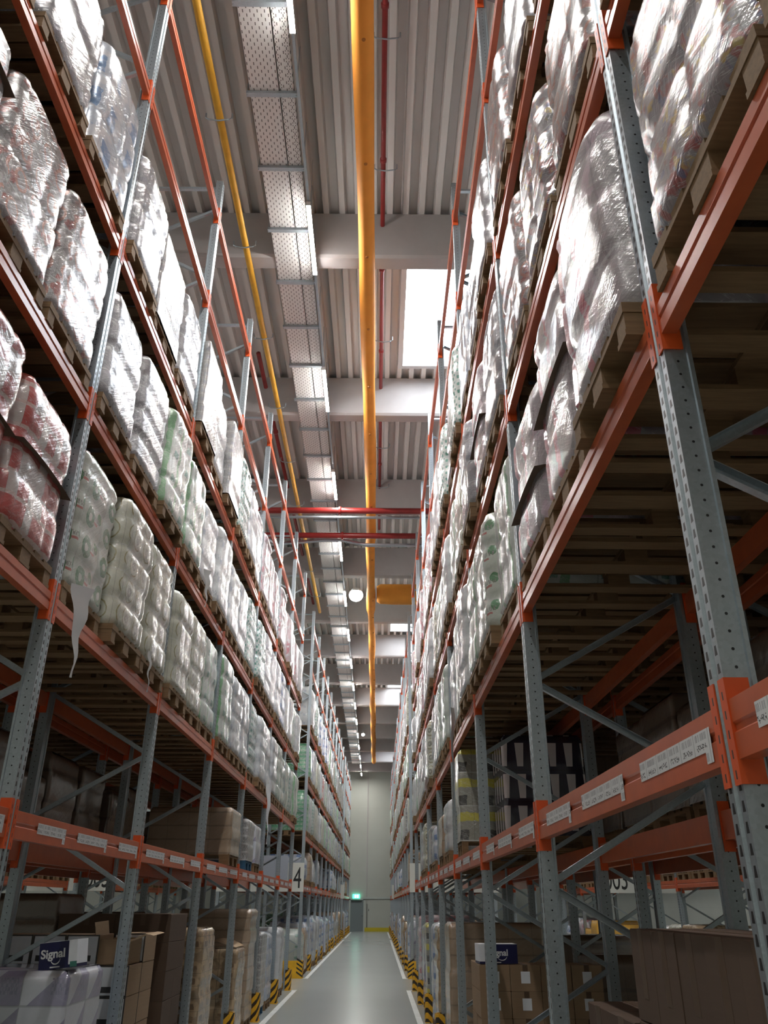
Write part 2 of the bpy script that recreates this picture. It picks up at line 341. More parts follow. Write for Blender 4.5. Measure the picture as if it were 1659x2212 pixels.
# ================================================================== mesh helpers
class MB:
    def __init__(s): s.v = []; s.f = []; s.uv = None
    def box(s, x0, x1, y0, y1, z0, z1):
        b = len(s.v); s.v += [(x0, y0, z0), (x1, y0, z0), (x1, y1, z0), (x0, y1, z0), (x0, y0, z1), (x1, y0, z1), (x1, y1, z1), (x0, y1, z1)]
        for f in ((0, 3, 2, 1), (4, 5, 6, 7), (0, 1, 5, 4), (1, 2, 6, 5), (2, 3, 7, 6), (3, 0, 4, 7)): s.f.append(tuple(b+i for i in f))
        return s
    def prism(s, prof, a, b_, ax):       # prof: list of 2D points, extruded along axis ax from a to b_
        n = len(prof); b = len(s.v)
        def p(q, t):
            if ax == 'z': return (q[0], q[1], t)
            if ax == 'y': return (q[0], t, q[1])
            return (t, q[0], q[1])
        for t in (a, b_):
            for q in prof: s.v.append(p(q, t))
        for i in range(n): j = (i+1) % n; s.f.append((b+i, b+j, b+n+j, b+n+i))
        s.f.append(tuple(b+i for i in range(n))[::-1]); s.f.append(tuple(b+n+i for i in range(n)))
        return s
    def tube(s, pts, r, seg=12, cap=True):
        pts = [Vector(p) for p in pts]; b = len(s.v); n = len(pts)
        for i, p in enumerate(pts):
            d = (pts[min(i+1, n-1)]-pts[max(i-1, 0)]).normalized()
            up = Vector((0, 0, 1)) if abs(d.z) < .9 else Vector((1, 0, 0))
            a = d.cross(up).normalized(); c = a.cross(d)
            rr = r[i] if isinstance(r, (list, tuple)) else r
            for k in range(seg):
                t = 2*PI*k/seg; s.v.append(tuple(p+a*math.cos(t)*rr+c*math.sin(t)*rr))
        for i in range(n-1):
            for k in range(seg):
                k2 = (k+1) % seg; s.f.append((b+i*seg+k, b+i*seg+k2, b+(i+1)*seg+k2, b+(i+1)*seg+k))
        if cap:
            s.f.append(tuple(b+k for k in range(seg))[::-1]); s.f.append(tuple(b+(n-1)*seg+k for k in range(seg)))
        return s
    def bar(s, p, q, w_, h_):            # rectangular bar between two points
        p = Vector(p); q = Vector(q); d = (q-p).normalized(); up = Vector((0, 1, 0)) if abs(d.y) < .9 else Vector((0, 0, 1))
        a = d.cross(up).normalized()*w_/2; c = a.cross(d).normalized()*h_/2; b = len(s.v)
        for t in (p, q):
            for e in (-a-c, a-c, a+c, -a+c): s.v.append(tuple(t+e))
        for i in range(4): j = (i+1) % 4; s.f.append((b+i, b+j, b+4+j, b+4+i))
        s.f.append((b+3, b+2, b+1, b)); s.f.append((b+4, b+5, b+6, b+7)); return s
    def quad(s, a, b_, c, d):
        b = len(s.v); s.v += [tuple(a), tuple(b_), tuple(c), tuple(d)]; s.f.append((b, b+1, b+2, b+3)); return s
    def mesh(s, name, m, smooth=False, bevel=0):
        me = bpy.data.meshes.new(name); me.from_pydata(s.v, [], s.f); me.update()
        if smooth: me.polygons.foreach_set('use_smooth', [True]*len(me.polygons))
        me.materials.append(m); return me

def link(name, me, parent=None, loc=None, rz=0.):
    o = bpy.data.objects.new(name, me); col.objects.link(o)
    if parent: o.parent = parent
    if loc: o.location = loc
    if rz: o.rotation_euler.z = rz
    return o
def empty(name, loc, rz=0.):
    o = link(name, None, None, loc, rz); o.empty_display_size = .2; return o
USED = set()
def tag(o, label, cat, group=None, kind=None):
    o['label'] = label; o['category'] = cat
    if group: o['group'] = group
    if kind: o['kind'] = kind
    return o
def struct(name, me, loc=None):
    o = link(name, me, None, loc); o['kind'] = 'structure'; return o
def copy_tree(o, parent=None):
    c = o.copy(); col.objects.link(c); c.parent = parent
    for ch in list(o.children): copy_tree(ch, c)
    return c

# ================================================================== the hall
XW = 15.0
struct('floor', MB().box(-XW, XW, -6, WALL+.3, -.2, 0).mesh('floor', MT['floor']))
def ribbed(x0, x1, y0, y1, z):
    m = MB(); x = x0; pts = []
    while x < x1:
        pts += [(x, z), (x+.09, z), (x+.115, z+.13), (x+.235, z+.13), (x+.26, z)]; x += .26
    b = 0
    for yy in (y0, y1):
        for p in pts: m.v.append((p[0], yy, p[1]))
    n = len(pts)
    for i in range(n-1): m.f.append((i, n+i, n+i+1, i+1))
    return m
# ceiling: ribbed sheet with rectangular openings for the roof lights
SKY = [(10.95, 13.9), (29.2, 32.2), (38.9, 41.85), (57.0, 59.6)]
SX0, SX1 = .45, 2.75
ys = [-6]; strips = []
cur = -6.
cm = MB()
def add_mb(a, b):
    n = len(a.v); a.v += b.v; a.f += [tuple(i+n for i in f) for f in b.f]
for (a, b) in SKY:
    add_mb(cm, ribbed(-XW, XW, cur, a, DECK))
    add_mb(cm, ribbed(-XW, SX0-.26, a, b, DECK)); add_mb(cm, ribbed(SX1, XW, a, b, DECK)); cur = b
add_mb(cm, ribbed(-XW, XW, cur, WALL, DECK))
cm.box(-XW, XW, -6, WALL, DECK+.7, DECK+.75)
struct('ceiling', cm.mesh('ceiling', MT['deck']))
for i, (a, b) in enumerate(SKY):
    m = MB(); z0, z1 = DECK-.02, DECK+.5
    m.box(SX0-.10, SX0, a, b, z0, z1).box(SX1, SX1+.1, a, b, z0, z1).box(SX0-.1, SX1+.1, a-.1, a, z0, z1).box(SX0-.1, SX1+.1, b, b+.1, z0, z1)
    f = struct('window_%d' % (i+1), m.mesh('window_frame', MT['housing']))
    link('skylight_pane', MB().box(SX0, SX1, a, b, z1-.04, z1-.02).mesh('pane', MT['sky']), f)
struct('wall_far', MB().box(-XW, XW, WALL, WALL+.3, 0, DECK+.7).mesh('wall_far', MT['wall']))
struct('wall_left', MB().box(-XW-.2, -XW, -6, WALL, 0, DECK+.7).mesh('wall_left', MT['wall']))
struct('wall_right', MB().box(XW, XW+.2, -6, WALL, 0, DECK+.7).mesh('wall_right', MT['wall']))
struct('wall_near', MB().box(-XW, XW, -6.2, -6, 0, DECK+.7).mesh('wall_near', MT['wall']))
tn = 1
for k in range(-2, 13):             # roof beams across the hall
    y = 9.78+4.6*k
    if y > WALL-1: continue
    prof = [(y, DECK), (y, 11.12), (y+.03, 11.07), (y+.27, 11.07), (y+.30, 11.12), (y+.30, DECK)]
    struct('trim_%d' % tn, MB().prism(prof, -XW, XW, 'x').mesh('roof_beam', MT['conc'])); tn += 1
m = MB().box(-.87, -.80, WALL-.05, WALL, 2.2, 11.9)
struct('trim_%d' % tn, m.mesh('wall_seam', MT['conc'])); tn += 1
m = MB().box(-2.4, 1.6, WALL-.10, WALL, 2.17, 2.31)
struct('trim_%d' % tn, m.mesh('wall_rail', MT['frame'])); tn += 1
d = struct('door_1', MB().box(-2.06, -1.08, WALL-.05, WALL, 0.0, 2.10).mesh('door', MT['door']))
link('door_frame', MB().box(-2.16, -2.06, WALL-.09, WALL, 0, 2.17).box(-1.08, -.93, WALL-.09, WALL, 0, 2.17).box(-2.16, -.93, WALL-.09, WALL, 2.10, 2.17).mesh('f', MT['frame']), d)
link('door_handle', MB().box(-1.2, -1.14, WALL-.1, WALL-.05, 1.0, 1.04).mesh('h', MT['dark']), d)
link('door_closer', MB().box(-2.0, -1.2, WALL-.09, WALL-.05, 1.97, 2.09).mesh('h', MT['dark']), d)
d = struct('door_2', MB().box(-.76, .95, WALL-.06, WALL, .24, 2.12).mesh('door', MT['wall']))
link('door_edge', MB().box(-.83, -.79, WALL-.08, WALL, .2, 1.85).mesh('h', MT['dark']), d)
link('door_handle', MB().box(-.70, -.66, WALL-.1, WALL-.06, 1.35, 1.5).mesh('h', MT['dark']), d)
struct('baseboard_far', MB().box(-.98, 1.0, WALL-.12, WALL-.065, 0, .25).mesh('kick', MT['kick']))
# floor markings
fl = MB()
for (x0, x1) in ((-1.97, -1.87), (.68, .78)):
    for (a, b) in ((-3, 21.75), (25.1, 51.6), (53.9, 65.5)): fl.box(x0, x1, a, b, .0, .003)
for (a, b) in ((21.68, 21.78), (25.05, 25.15), (51.55, 51.65), (53.85, 53.95)):
    fl.box(-4.5, -1.87, a, b, 0, .0032); fl.box(.68, 3.3, a, b, 0, .0032)
tag(link('floor_line_marking', fl.mesh('lines', MT['white'])), 'white painted lines along both sides of the aisle floor', 'floor marking')

# ------------------------------------------------------------------ exit sign, pipes at the end wall
e = empty('exit_sign', (-1.63, WALL-.14, 2.20))
tag(e, 'glowing green emergency exit sign above the grey door', 'exit sign')
link('sign_panel', MB().box(-.27, .27, -.03, .03, 0, .30).mesh('p', MT['exit']), e)
link('pictogram', MB().box(-.12, -.02, -.035, -.031, .05, .25).box(.03, .18, -.035, -.031, .05, .25).mesh('p', MT['exitw']), e)
tag(link('wall_pipe', MB().tube([(-12, WALL-.3, 11.72), (12, WALL-.3, 11.72)], .07).mesh('p', MT['conc'], True)), 'grey pipe running across the top of the far wall', 'pipe')

# ================================================================== lamps
def tube_lamp(n):
    e = empty('linear_light_fixture', (0, 0, 0))
    link('lamp_housing', MB().prism([(-.031, -.02), (.031, -.02), (.033, .0), (.028, .05), (-.028, .05), (-.033, .0)], 0, 1.42, 'y').mesh('h', MT['housing']), e)
    link('diffuser', MB().prism([(-.0305, -.0205), (-.0305, -.0265), (-.026, -.0285), (.026, -.0285), (.0305, -.0265), (.0305, -.0205)], .002, 1.418, 'y').mesh('d', MT['tube']), e)
    link('end_cap', MB().box(-.033, .033, -.012, 0, -.023, .052).box(-.033, .033, 1.42, 1.432, -.023, .052).mesh('c', MT['housing']), e)
    link('hanging_wire', MB().tube([(0, .2, .055), (0, .2, DECK-10.95+.10)], .003, 5).tube([(0, 1.2, .055), (0, 1.2, DECK-10.95+.10)], .003, 5).mesh('w', MT['galv']), e)
    return e
lamp0 = tube_lamp(0)
first = True
for ai, (ax, nm) in enumerate(((-1.07, 'over this aisle'), (-6.55, 'over the next aisle left'), (4.42, 'over the next aisle right'))):
    k = 0; y = 8.57-4.0*(3 if ai == 0 else 3)
    while y < WALL-2 and (ai == 0 or y < 34):
        o = lamp0 if first else copy_tree(lamp0)
        first = False
        o.location = (-1.03-.0047*y if ai == 0 else ax, y, 10.91)
        n_ = k-2
        lb = ('lit white tube lamp %s, %s one from the camera' % (nm, (NUM+['eleventh', 'twelfth', 'thirteenth', 'fourteenth', 'fifteenth', 'sixteenth', 'seventeenth'])[max(0, n_)])) if n_ >= 0 else 'lit tube lamp %s, %s behind the frame edge' % (nm, ['second', 'first'][k % 2])
        tag(o, lb, 'lamp', 'tube lamps')
        k += 1; y += 4.0
m = MB().bar((-1.03+.018, -4, 10.985), (-1.03-.0047*(WALL-2.6), WALL-2.6, 10.985), .035, .035)
tag(link('lamp_trunking', m.mesh('t', MT['galv']), None, (0, 0, 0)), 'thin grey rail carrying the row of tube lamps', 'rail')
def bay_lamp(loc, r, label):
    e = empty('round_high_bay_lamp', loc); tag(e, label, 'lamp')
    link('lamp_housing', MB().tube([(0, 0, r*.45), (0, 0, r*.9), (0, 0, .24)], [r*.9, r*.6, r*.3], 24).mesh('h', MT['housing'], True), e)
    link('diffuser', MB().tube([(0, 0, r*math.sin(a)*.9) for a in [-PI/2*.97+PI*.75*i/8 for i in range(9)]], [r*math.cos(a) for a in [-PI/2*.97+PI*.75*i/8 for i in range(9)]], 24).mesh('d', MT['bayl'], True), e)
    link('hanging_rod', MB().tube([(0, 0, .2), (0, 0, DECK-loc[2]+.12)], .01, 6).mesh('r', MT['galv']), e)
bay_lamp((-.78, 25.0, 10.92), .23, 'bright round lamp hanging beside the yellow duct')
bay_lamp((-.95, 49.3, 10.95), .10, 'small round lamp near the far end of the yellow duct')

# ================================================================== cable tray
e = empty('cable_tray', (-1.367, 0, 11.06), .0047); tag(e, 'long perforated white cable tray with grey cross bars', 'cable tray')
link('wide_tray', MB().box(-.29, .085, -3, 61, 0, .004).box(-.29, -.286, -3, 61, 0, .06).box(.081, .085, -3, 61, 0, .06).mesh('t', MT['perf']), e)
link('narrow_tray', MB().box(.092, .275, -3, 61, 0, .004).box(.092, .096, -3, 61, 0, .06).box(.271, .275, -3, 61, 0, .06).mesh('t', MT['perf']), e)
bm = MB().box(-.33, .31, -.03, .03, -.050, -.004).mesh('b', MT['galv']); rm = MB().tube([(-.32, 0, -.06), (-.32, 0, DECK-11.09)], .006, 6).tube([(.30, 0, -.06), (.30, 0, DECK-11.09)], .006, 6).mesh('r', MT['galv'])
for k in range(54):
    y = 6.89+1.147*(k-6)
    if y > 60: break
    link('support_bar', bm, e, (0, y, 0)); link('threaded_rod', rm, e, (0, y, 0))

# ================================================================== ducts and pipes
e = empty('ventilation_duct', (-.235, 0, 10.80)); tag(e, 'long yellow fabric air duct hanging along the aisle', 'duct')
pts = []; rr = []; y = -3.
while y < 58.9:
    wob = 0.
    if 24.0 < y < 26.2: wob = .02
    if 26.2 < y < 28: wob = -.02
    pts.append((-.0 + (-.002*y if y > 20 else 0) + .012*math.sin(y*.9)*(1 if y > 24 else .3), y, .01*math.sin(y*.6))); rr.append(.125+wob+.006*math.sin(y*1.3)+(.02 if y > 40 else 0)); y += .5
link('duct_tube', MB().tube(pts, rr, 24).mesh('d', MT['duct'], True), e)
nz = MB().tube([(0, 0, -.012), (0, 0, .01)], [.022, .030], 10).mesh('n', MT['nozzle'])
for k in range(30):
    link('air_nozzle', nz, e, (-.0+.01, 5.9+k*1.72-1.7, -.125))
e = empty('duct_branch', (0, 24.6, 10.80)); tag(e, 'wide orange duct branching off the yellow duct to the right', 'duct')
link('duct_tube', MB().tube([(-.10, 0, .02), (.02, 0, .02), (.4, 0, .01), (9, 0, 0)], [.25, .32, .33, .33], 24).mesh('d', MT['duct'], True), e)
def pipe(name, label, pts, r, mat, couple=0, cat='pipe'):
    e = empty(name, pts[0]); tag(e, label, cat)
    p0 = Vector(pts[0]); q = [Vector(p)-p0 for p in pts]
    link('pipe_run', MB().tube(q, r, 12).mesh('p', mat, True), e)
    if couple:
        L = (q[-1]-q[0]).length; d_ = (q[-1]-q[0]).normalized(); n = int(L/couple)
        cmh = MB().tube([-d_*.03, d_*.03], r*1.35, 12).mesh('c', mat, True)
        for i in range(1, n): link('coupling', cmh, e, q[0]+d_*couple*i)
    return e
e = pipe('sprinkler_pipe', 'thin dark red sprinkler pipe beside the yellow duct', [(.047, -3, 11.75), (-.03, 21.6, 11.75)], .036, MT['red'], 2.3)
hk = MB().tube([(-.17, 0, .08), (-.17, 0, .0), (-.13, 0, -.03), (0, 0, -.05), (.13, 0, -.03), (.17, 0, .0), (.17, 0, .08)], .011, 6).mesh('h', MT['galv'])
for k in range(11): link('pipe_hanger', hk, e, (0, 1.4+k*2.05, 0))
e = pipe('gas_pipe', 'yellow gas pipe running under the roof above the left rack', [(-2.13, -3, 10.98), (-2.09, 26.9, 10.98)], .05, MT['gas'], 0)
for k in range(13): link('pipe_hanger', hk, e, (0, 1.2+k*2.25, 0))
pipe('sprinkler_pipe', 'dark red pipe running next to the yellow gas pipe', [(-2.47, 13.2, 11.75), (-2.44, 30, 11.75)], .045, MT['red'], 3)
pipe('sprinkler_pipe', 'nearer thick red pipe crossing above the aisle', [(-7, 17.95, 10.56), (7, 17.95, 10.56)], .075, MT['red'], 3)
pipe('sprinkler_pipe', 'farther thick red pipe crossing above the aisle', [(-7, 19.45, 10.56), (7, 19.45, 10.56)], .075, MT['red'], 3)
tag(link('conduit', MB().box(-5, 3, 18.25, 18.33, 10.52, 10.56).tube([(-3.4, 18.29, 10.55), (-3.4, 18.29, 12.03)], .006, 6).tube([(1.6, 18.29, 10.55), (1.6, 18.29, 12.03)], .006, 6).mesh('c', MT['galv'])), 'thin grey conduit crossing just behind the nearer red pipe', 'conduit')
m = MB()
for (a, b) in (((-3.0, 19.75, 10.42), (-1.5, 19.75, 10.56)), ((-1.5, 19.75, 10.56), (-1.0, 19.75, 10.56)), ((-1.0, 19.75, 10.56), (-.35, 19.75, 10.42)), ((-.35, 19.75, 10.42), (3.2, 19.75, 10.42))):
    m.bar(a, b, .05, .12)
for xx in (-2.5, -0.9, 0.6, 2.6): m.tube([(xx, 19.75, 10.45), (xx, 19.75, 11.99)], .006, 6)
tag(link('small_cable_tray', m.mesh('c', MT['galv'])), 'angled grey cable tray crossing behind the farther red pipe', 'cable tray')

# ================================================================== racking
def post_mesh(h):
    prof = [(0, -.05), (0, -.014), (.014, -.008), (.014, .008), (0, .014), (0, .05), (.07, .05), (.072, .058), (.085, .058), (.085, .03), (.079, .03), (.079, -.03), (.085, -.03), (.085, -.058), (.072, -.058), (.07, -.05)]
    prof = [(a, b) for a, b in prof][::-1]
    return MB().prism(prof, .01, h, 'z').mesh('post', MT['post'])
PM = post_mesh(TOP)
BR_N = [(.75+1.15*i) for i in range(9)]
segs = []
for i, z in enumerate(BR_N):
    segs.append(((.09, 0, z-.03), (FD-.09, 0, z-.57+.02)))
    if z+.57 < TOP-.2: segs.append(((.09, 0, z+.03), (FD-.09, 0, z+.57-.02)))
BRM = []
for a, b in segs:
    mb = MB(); A = Vector(a); B = Vector(b); pv = (B-A).normalized().cross(Vector((0, 1, 0)))*.017; mb.bar(A+Vector((0, .016, 0)), B+Vector((0, .016, 0)), .036, .003); mb.bar(A+pv, B+pv, .003, .032); mb.bar(A-pv, B-pv, .003, .032)
    BRM.append(mb.mesh('brace', MT['galv']))
HZ = MB().bar((.09, 0, TOP-.10), (FD-.09, 0, TOP-.10), .03, .045).mesh('h', MT['galv'])
HZ0 = MB().bar((.09, 0, .16), (FD-.09, 0, .16), .03, .045).mesh('h', MT['galv'])
FP = MB().box(-.02, .11, -.075, .075, 0, .01).mesh('f', MT['galv'])
ALLB = MB()
for a, b in segs: ALLB.bar(a, b, .03, .04)
ALLB.bar((.09, 0, TOP-.10), (FD-.09, 0, TOP-.10), .03, .045)
ALLBM = ALLB.mesh('braces', MT['galv'])
BARE_T = 0
def frame_full():
    e = empty('rack_upright_frame', (0, 0, 0))
    for pp in (link('upright_post', PM, e), link('upright_post', PM, e, (FD, 0, 0), PI)): link('foot_plate', FP, pp)
    for b in BRM: link('diagonal_brace', b, e)
    link('horizontal_brace', HZ, e); link('horizontal_brace', HZ0, e)
    return e
def frame_simple():
    e = empty('rack_upright_frame', (0, 0, 0))
    link('upright_post', PM, e); link('upright_post', PM, e, (FD, 0, 0), PI); link('braces', ALLBM, e)
    return e
ROWS = {'AL': (XL, PI, 'left rack'), 'AR': (XR, 0., 'right rack'),
        'BL': (XL-2*FD-GAP, 0., 'row behind left rack'), 'BR': (XR+2*FD+GAP, PI, 'row behind right rack')}
NAX = 3.025
ROWS['CL'] = (ROWS['BL'][0]-NAX, PI, 'rack across the next aisle left'); ROWS['CR'] = (ROWS['BR'][0]+NAX, 0., 'rack across the next aisle right')
def place(o, row, y, z=0.):
    x, rz, _ = ROWS[row]; o.location = (x, y, z); o.rotation_euler.z = rz; return o
ff = frame_full(); fs = frame_simple(); ffu = fsu = False
BLK = ['', ' past cross aisle', ' of the far block']
for row in ROWS:
    for bi, (_, yl) in enumerate(BLOCKS):
        for k, y in enumerate(yl):
            if row[0] == 'C' and not (bi == 0 and k >= 3 or bi == 1 and k < 4): continue
            if row[1] == 'L' and bi == 0 and k < 1: continue
            full = (bi == 0 and row[0] in 'AB')
            if full: o = ff if not ffu else copy_tree(ff); ffu = True
            else: o = fs if not fsu else copy_tree(fs); fsu = True
            place(o, row, y)
            nm = NUM[k - (1 if (row[1] == 'L' and bi == 0) else 0)]
            tag(o, 'galvanised upright frame, %s, %s frame%s' % (ROWS[row][2], nm, BLK[bi] if bi else ' from the camera'), 'rack upright', 'upright frames of the %s' % ROWS[row][2])

# ---- beams
def beam_mesh(h, hx=.05):
    prof = [(0, 0), (hx, 0), (hx, h), (.012, h), (0, h-.004), (0, h*.60), (.007, h*.56), (.007, h*.46), (0, h*.42)]
    return MB().prism(prof, .052, P-.052, 'y').mesh('beam', MT['beam'])
def conn_mesh(s):       # s=0 near post, s=1 far post
    m = MB(); h0, h1 = -.06, .21
    if s == 0:
        m.box(-.005, -.0005, .016, .052, h0, h1); m.box(-.005, .062, .052, .057, h0, h1)
    else:
        m.box(-.005, -.0005, P-.052, P-.016, h0, h1); m.box(-.005, .062, P-.057, P-.052, h0, h1)
    return m.mesh('conn', MT['conn'])
BMM = {False: beam_mesh(.12), True: beam_mesh(.155)}
CN = [conn_mesh(0), conn_mesh(1)]
def strip_mesh(y0, y1, z0, z1, seed):
    me = MB(); r = random.Random(seed)
    me.quad((-.0015, y0, z0), (-.0015, y0, z1), (-.0015, y1, z1), (-.0015, y1, z0)); me.quad((-.0015, y0, z0-.032), (-.0015, y0, z0), (-.0015, y0+.05, z0), (-.0015, y0+.05, z0-.032))
    mesh = me.mesh('strip', MT['label']); uv = mesh.uv_layers.new(name='UVMap')
    for i, c in enumerate([(y0, 0), (y0, 1), (y1, 1), (y1, 0), (y0, .5), (y0, .95), (y0+.05, .95), (y0+.05, .5)]): uv.data[i].uv = c
    return mesh
STR = [[strip_mesh(.10, .66+.1*(i % 2), .050, .112, 1+i), strip_mesh(.98, 1.66, .048, .110, 9+i), strip_mesh(1.90, 2.60-.1*i, .050, .112, 5+i)] for i in range(3)]
def make_beam(low, lab):
    e = empty('rack_crossbar', (0, 0, 0))
    link('beam_body', BMM[low], e)
    for s in (0, 1):
        link('end_connector', CN[s], e)
    if lab is not None:
        for s_ in STR[lab]: link('barcode_label_strip', s_, e)
    return e
BP = {}
def beam_proto(key):
    if key not in BP: BP[key] = [make_beam(*key), False]
    if not BP[key][1]: BP[key][1] = True; return BP[key][0]
    return copy_tree(BP[key][0])
CY, SY_ = math.cos(math.radians(25.9406)), math.sin(math.radians(25.9406))
def project(x, y, z):
    z -= CAMH; x2 = x-.0051*y; dd = y*CY+z*SY_
    if dd < .3: return None
    return 829.5+1743.15*x2/dd, 1106-1743.15*(-y*SY_+z*CY)/dd, dd
def inview(x, y, z, rad):
    for ddx in (-rad, 0, rad):
        for dz in (-rad, 0, rad):
            for dy in (-rad, 0, rad):
                p = project(x+ddx, y+dy, z+dz)
                if p and -60 < p[0] < 1720 and -60 < p[1] < 2270: return p[2]
    return None
beams = []
for row in ROWS:
    x, rz, nm = ROWS[row]; sx = 1 if rz == 0 else -1
    for bi, (_, yl) in enumerate(BLOCKS):
        for k in range(len(yl)-1):
            if row[1] == 'L' and bi == 0 and k < 1: continue
            if row[0] == 'C' and not (bi == 0 and k >= 3 or bi == 1 and k < 3): continue
            for li, z in enumerate(LEV):
                if row[0] == 'C' and li > 1: continue
                if row[0] == 'B' and li > 3: continue
                for rear in (0, 1):
                    d = inview(x+sx*FD*rear, yl[k]+P/2, z, P/2+.1)
                    if d is None: continue
                    sc_ = d*(1 if row[0] == 'A' else 1.7)*(1 if not rear else 1.5)
                    if li == 0 and row[0] != 'A' and bi == 0: sc_ *= .4
                    beams.append((sc_, row, bi, k, li, rear))
beams.sort()
def beam_loc(row, bi, k, li, rear):
    x, rz, nm = ROWS[row]; sx = 1 if rz == 0 else -1; y = BLOCKS[bi][1][k]; h = .155 if li == 0 else .12
    z = LEV[li]-h
    fx = x+sx*FD*rear; ang = rz+(PI if rear else 0)
    # local +y must run along the bay: rotation by PI flips y, so start from the far post
    yy = y if abs(math.cos(ang)-1) < .01 else y+P
    return (fx, yy, z), ang
mrg = []
for i, (s_, row, bi, k, li, rear) in enumerate(beams):
    loc, ang = beam_loc(row, bi, k, li, rear)
    if i < 300:
        lab = (k % 3) if (li == 0 and row[0] == 'A' and not rear) else None
        o = beam_proto((li == 0, lab)); o.location = loc; o.rotation_euler.z = ang % (2*PI)
        bay = NUM[k - (1 if (row[1] == 'L' and bi == 0) else 0)]
        tag(o, 'orange %s crossbar, %s side of %s, %s level, %s bay%s' % ('labelled' if lab is not None else 'steel', 'aisle' if not rear else 'inner', ROWS[row][2], ORD[li], bay, BLK[bi]), 'rack crossbar', 'rack crossbars')
    else: mrg.append((loc, ang, li == 0))
def merge(name, items):
    """items: (mesh, matrix) -> one mesh object, keeps materials, UVs and smoothing"""
    vs = []; fs_ = []; mi = []; uvs = []; mats = []; sm = []
    for me, mx in items:
        b = len(vs); vs += [tuple(mx @ v.co) for v in me.vertices]
        mat = me.materials[0]
        if mat not in mats: mats.append(mat)
        ix = mats.index(mat); ul = me.uv_layers[0].data if me.uv_layers else None
        for p in me.polygons:
            fs_.append(tuple(b+v for v in p.vertices)); mi.append(ix); sm.append(p.use_smooth)
            for l in p.loop_indices: uvs += list(ul[l].uv) if ul else [0., 0.]
    me = bpy.data.meshes.new(name); me.from_pydata(vs, [], fs_)
    for m_ in mats: me.materials.append(m_)
    me.polygons.foreach_set('material_index', mi); me.polygons.foreach_set('use_smooth', sm)
    u_ = me.uv_layers.new(name='UVMap'); u_.data.foreach_set('uv', uvs); me.update(); return me
if mrg:
    it = []
    for loc, ang, low in mrg:
        mx = Matrix.Translation(loc) @ Matrix.Rotation(ang, 4, 'Z')
        it += [(BMM[low], mx), (CN[0], mx), (CN[1], mx)]
    tag(link('rack_crossbar', merge('far_beams', it)), 'all the small orange rack crossbars far away and in the rows behind', 'rack crossbars', kind='stuff')

# ---- upright guards
def guard_mesh():
    prof = [(.04, -.10), (-.05, -.10), (-.085, -.06), (-.10, 0), (-.085, .06), (-.05, .10), (.04, .10), (.04, .085), (-.045, .085), (-.07, .05), (-.082, 0), (-.07, -.05), (-.045, -.085), (.04, -.085)]
    return MB().prism(prof[::-1], 0.0, .42, 'z').mesh('g', MT['hazard'])
GM = guard_mesh(); GB = MB().box(-.10, -.02, -.13, -.10, 0, .012).box(-.10, -.02, .10, .13, 0, .012).mesh('gb', MT['yellow'])
first = None
for row in ('AL', 'AR'):
    for bi, (_, yl) in enumerate(BLOCKS):
        for k, y in enumerate(yl):
            if bi == 0 and y < 9: continue
            if first is None:
                g_ = empty('upright_guard', (0, 0, 0)); link('guard_shell', GM, g_); link('foot_flange', GB, g_); first = g_
            else: g_ = copy_tree(first)
            place(g_, row, y)
            tag(g_, 'black and yellow striped guard at foot of %s, %s upright%s' % (ROWS[row][2], NUM[k], BLK[bi]), 'post guard', 'striped upright guards')
def end_guard(x0, x1, y, label, striped_at):
    e = empty('end_of_rack_guard', ((x0+x1)/2, y, 0)); tag(e, label, 'rack end guard'); hw = (x1-x0)/2
    link('guard_plate', MB().box(-hw, hw, -.02, .0, .0, .42).mesh('g', MT['yellow']), e)
    m = MB()
    for sx in striped_at:
        a = hw*sx; b = a-sx*.16
        for k in range(4):
            z = .03+k*.105
            x_a, x_b = (a, b)
            m.quad((x_a, -.0215, z), (x_b, -.0215, z+.10), (x_b, -.0215, z+.145), (x_a, -.0215, z+.045))
    link('black_stripes', m.mesh('s', MT['black']), e)
for (x0, x1, nm) in ((-4.63, -2.03, 'left'), (.835, 3.43, 'right')):
    end_guard(x0, x1, 21.95+.0, 'yellow end plate of the %s rack on the near side of the cross aisle' % nm, (1, -1))
    end_guard(x0, x1, 25.05, 'yellow plate with black stripes facing the camera, %s rack past the cross aisle' % nm, (1, -1))
    end_guard(x0, x1, 53.7, 'yellow striped end plate of the far %s rack block' % nm, (1, -1))

# ---- hanging aisle signs
def sign(x0, x1, y, texts, label, zc=2.49, hh=.375):
    e = empty('aisle_number_sign', ((x0+x1)/2, y, zc)); tag(e, label, 'sign')
    hw = (x1-x0)/2
    link('sign_board', MB().box(-hw, hw, -.012, .012, -hh, hh).mesh('s', MT['sign']), e)
    if texts and texts[0][1] == '4': link('pale_cover_panel', MB().box(-.10, .80, -.05, -.02, -.07, .56).mesh('s', m_plain('pale_blue_panel', (.42, .45, .52), .5)), e)
    for (tx, txt, al) in texts:
        c = bpy.data.curves.new('t', 'FONT'); c.body = txt; c.size = .78; c.align_x = al; c.extrude = .002; c.space_character = .95
        t = bpy.data.objects.new('t', c); col.objects.link(t)
        dg = bpy.context.evaluated_depsgraph_get(); dg.update()
        me = bpy.data.meshes.new_from_object(t.evaluated_get(dg)); bpy.data.objects.remove(t); bpy.data.curves.remove(c)
        me.materials.clear(); me.materials.append(MT['black'])
        o = link('sign_digits', me, e, (tx, -.0145, -.28)); o.rotation_euler = (PI/2, 0, 0); o.scale = (.62, 1, 1)
SXL = (-4.62, -2.10); SXR = (.90, 3.42)
sign(*SXL, 25.135, [(1.20, '4', 'RIGHT')], 'white board with black number four at its end, over the cross aisle left')
sign(*SXR, 25.135, [(1.20, '003', 'RIGHT')], 'white number board seen edge on at the right rack past the cross aisle')
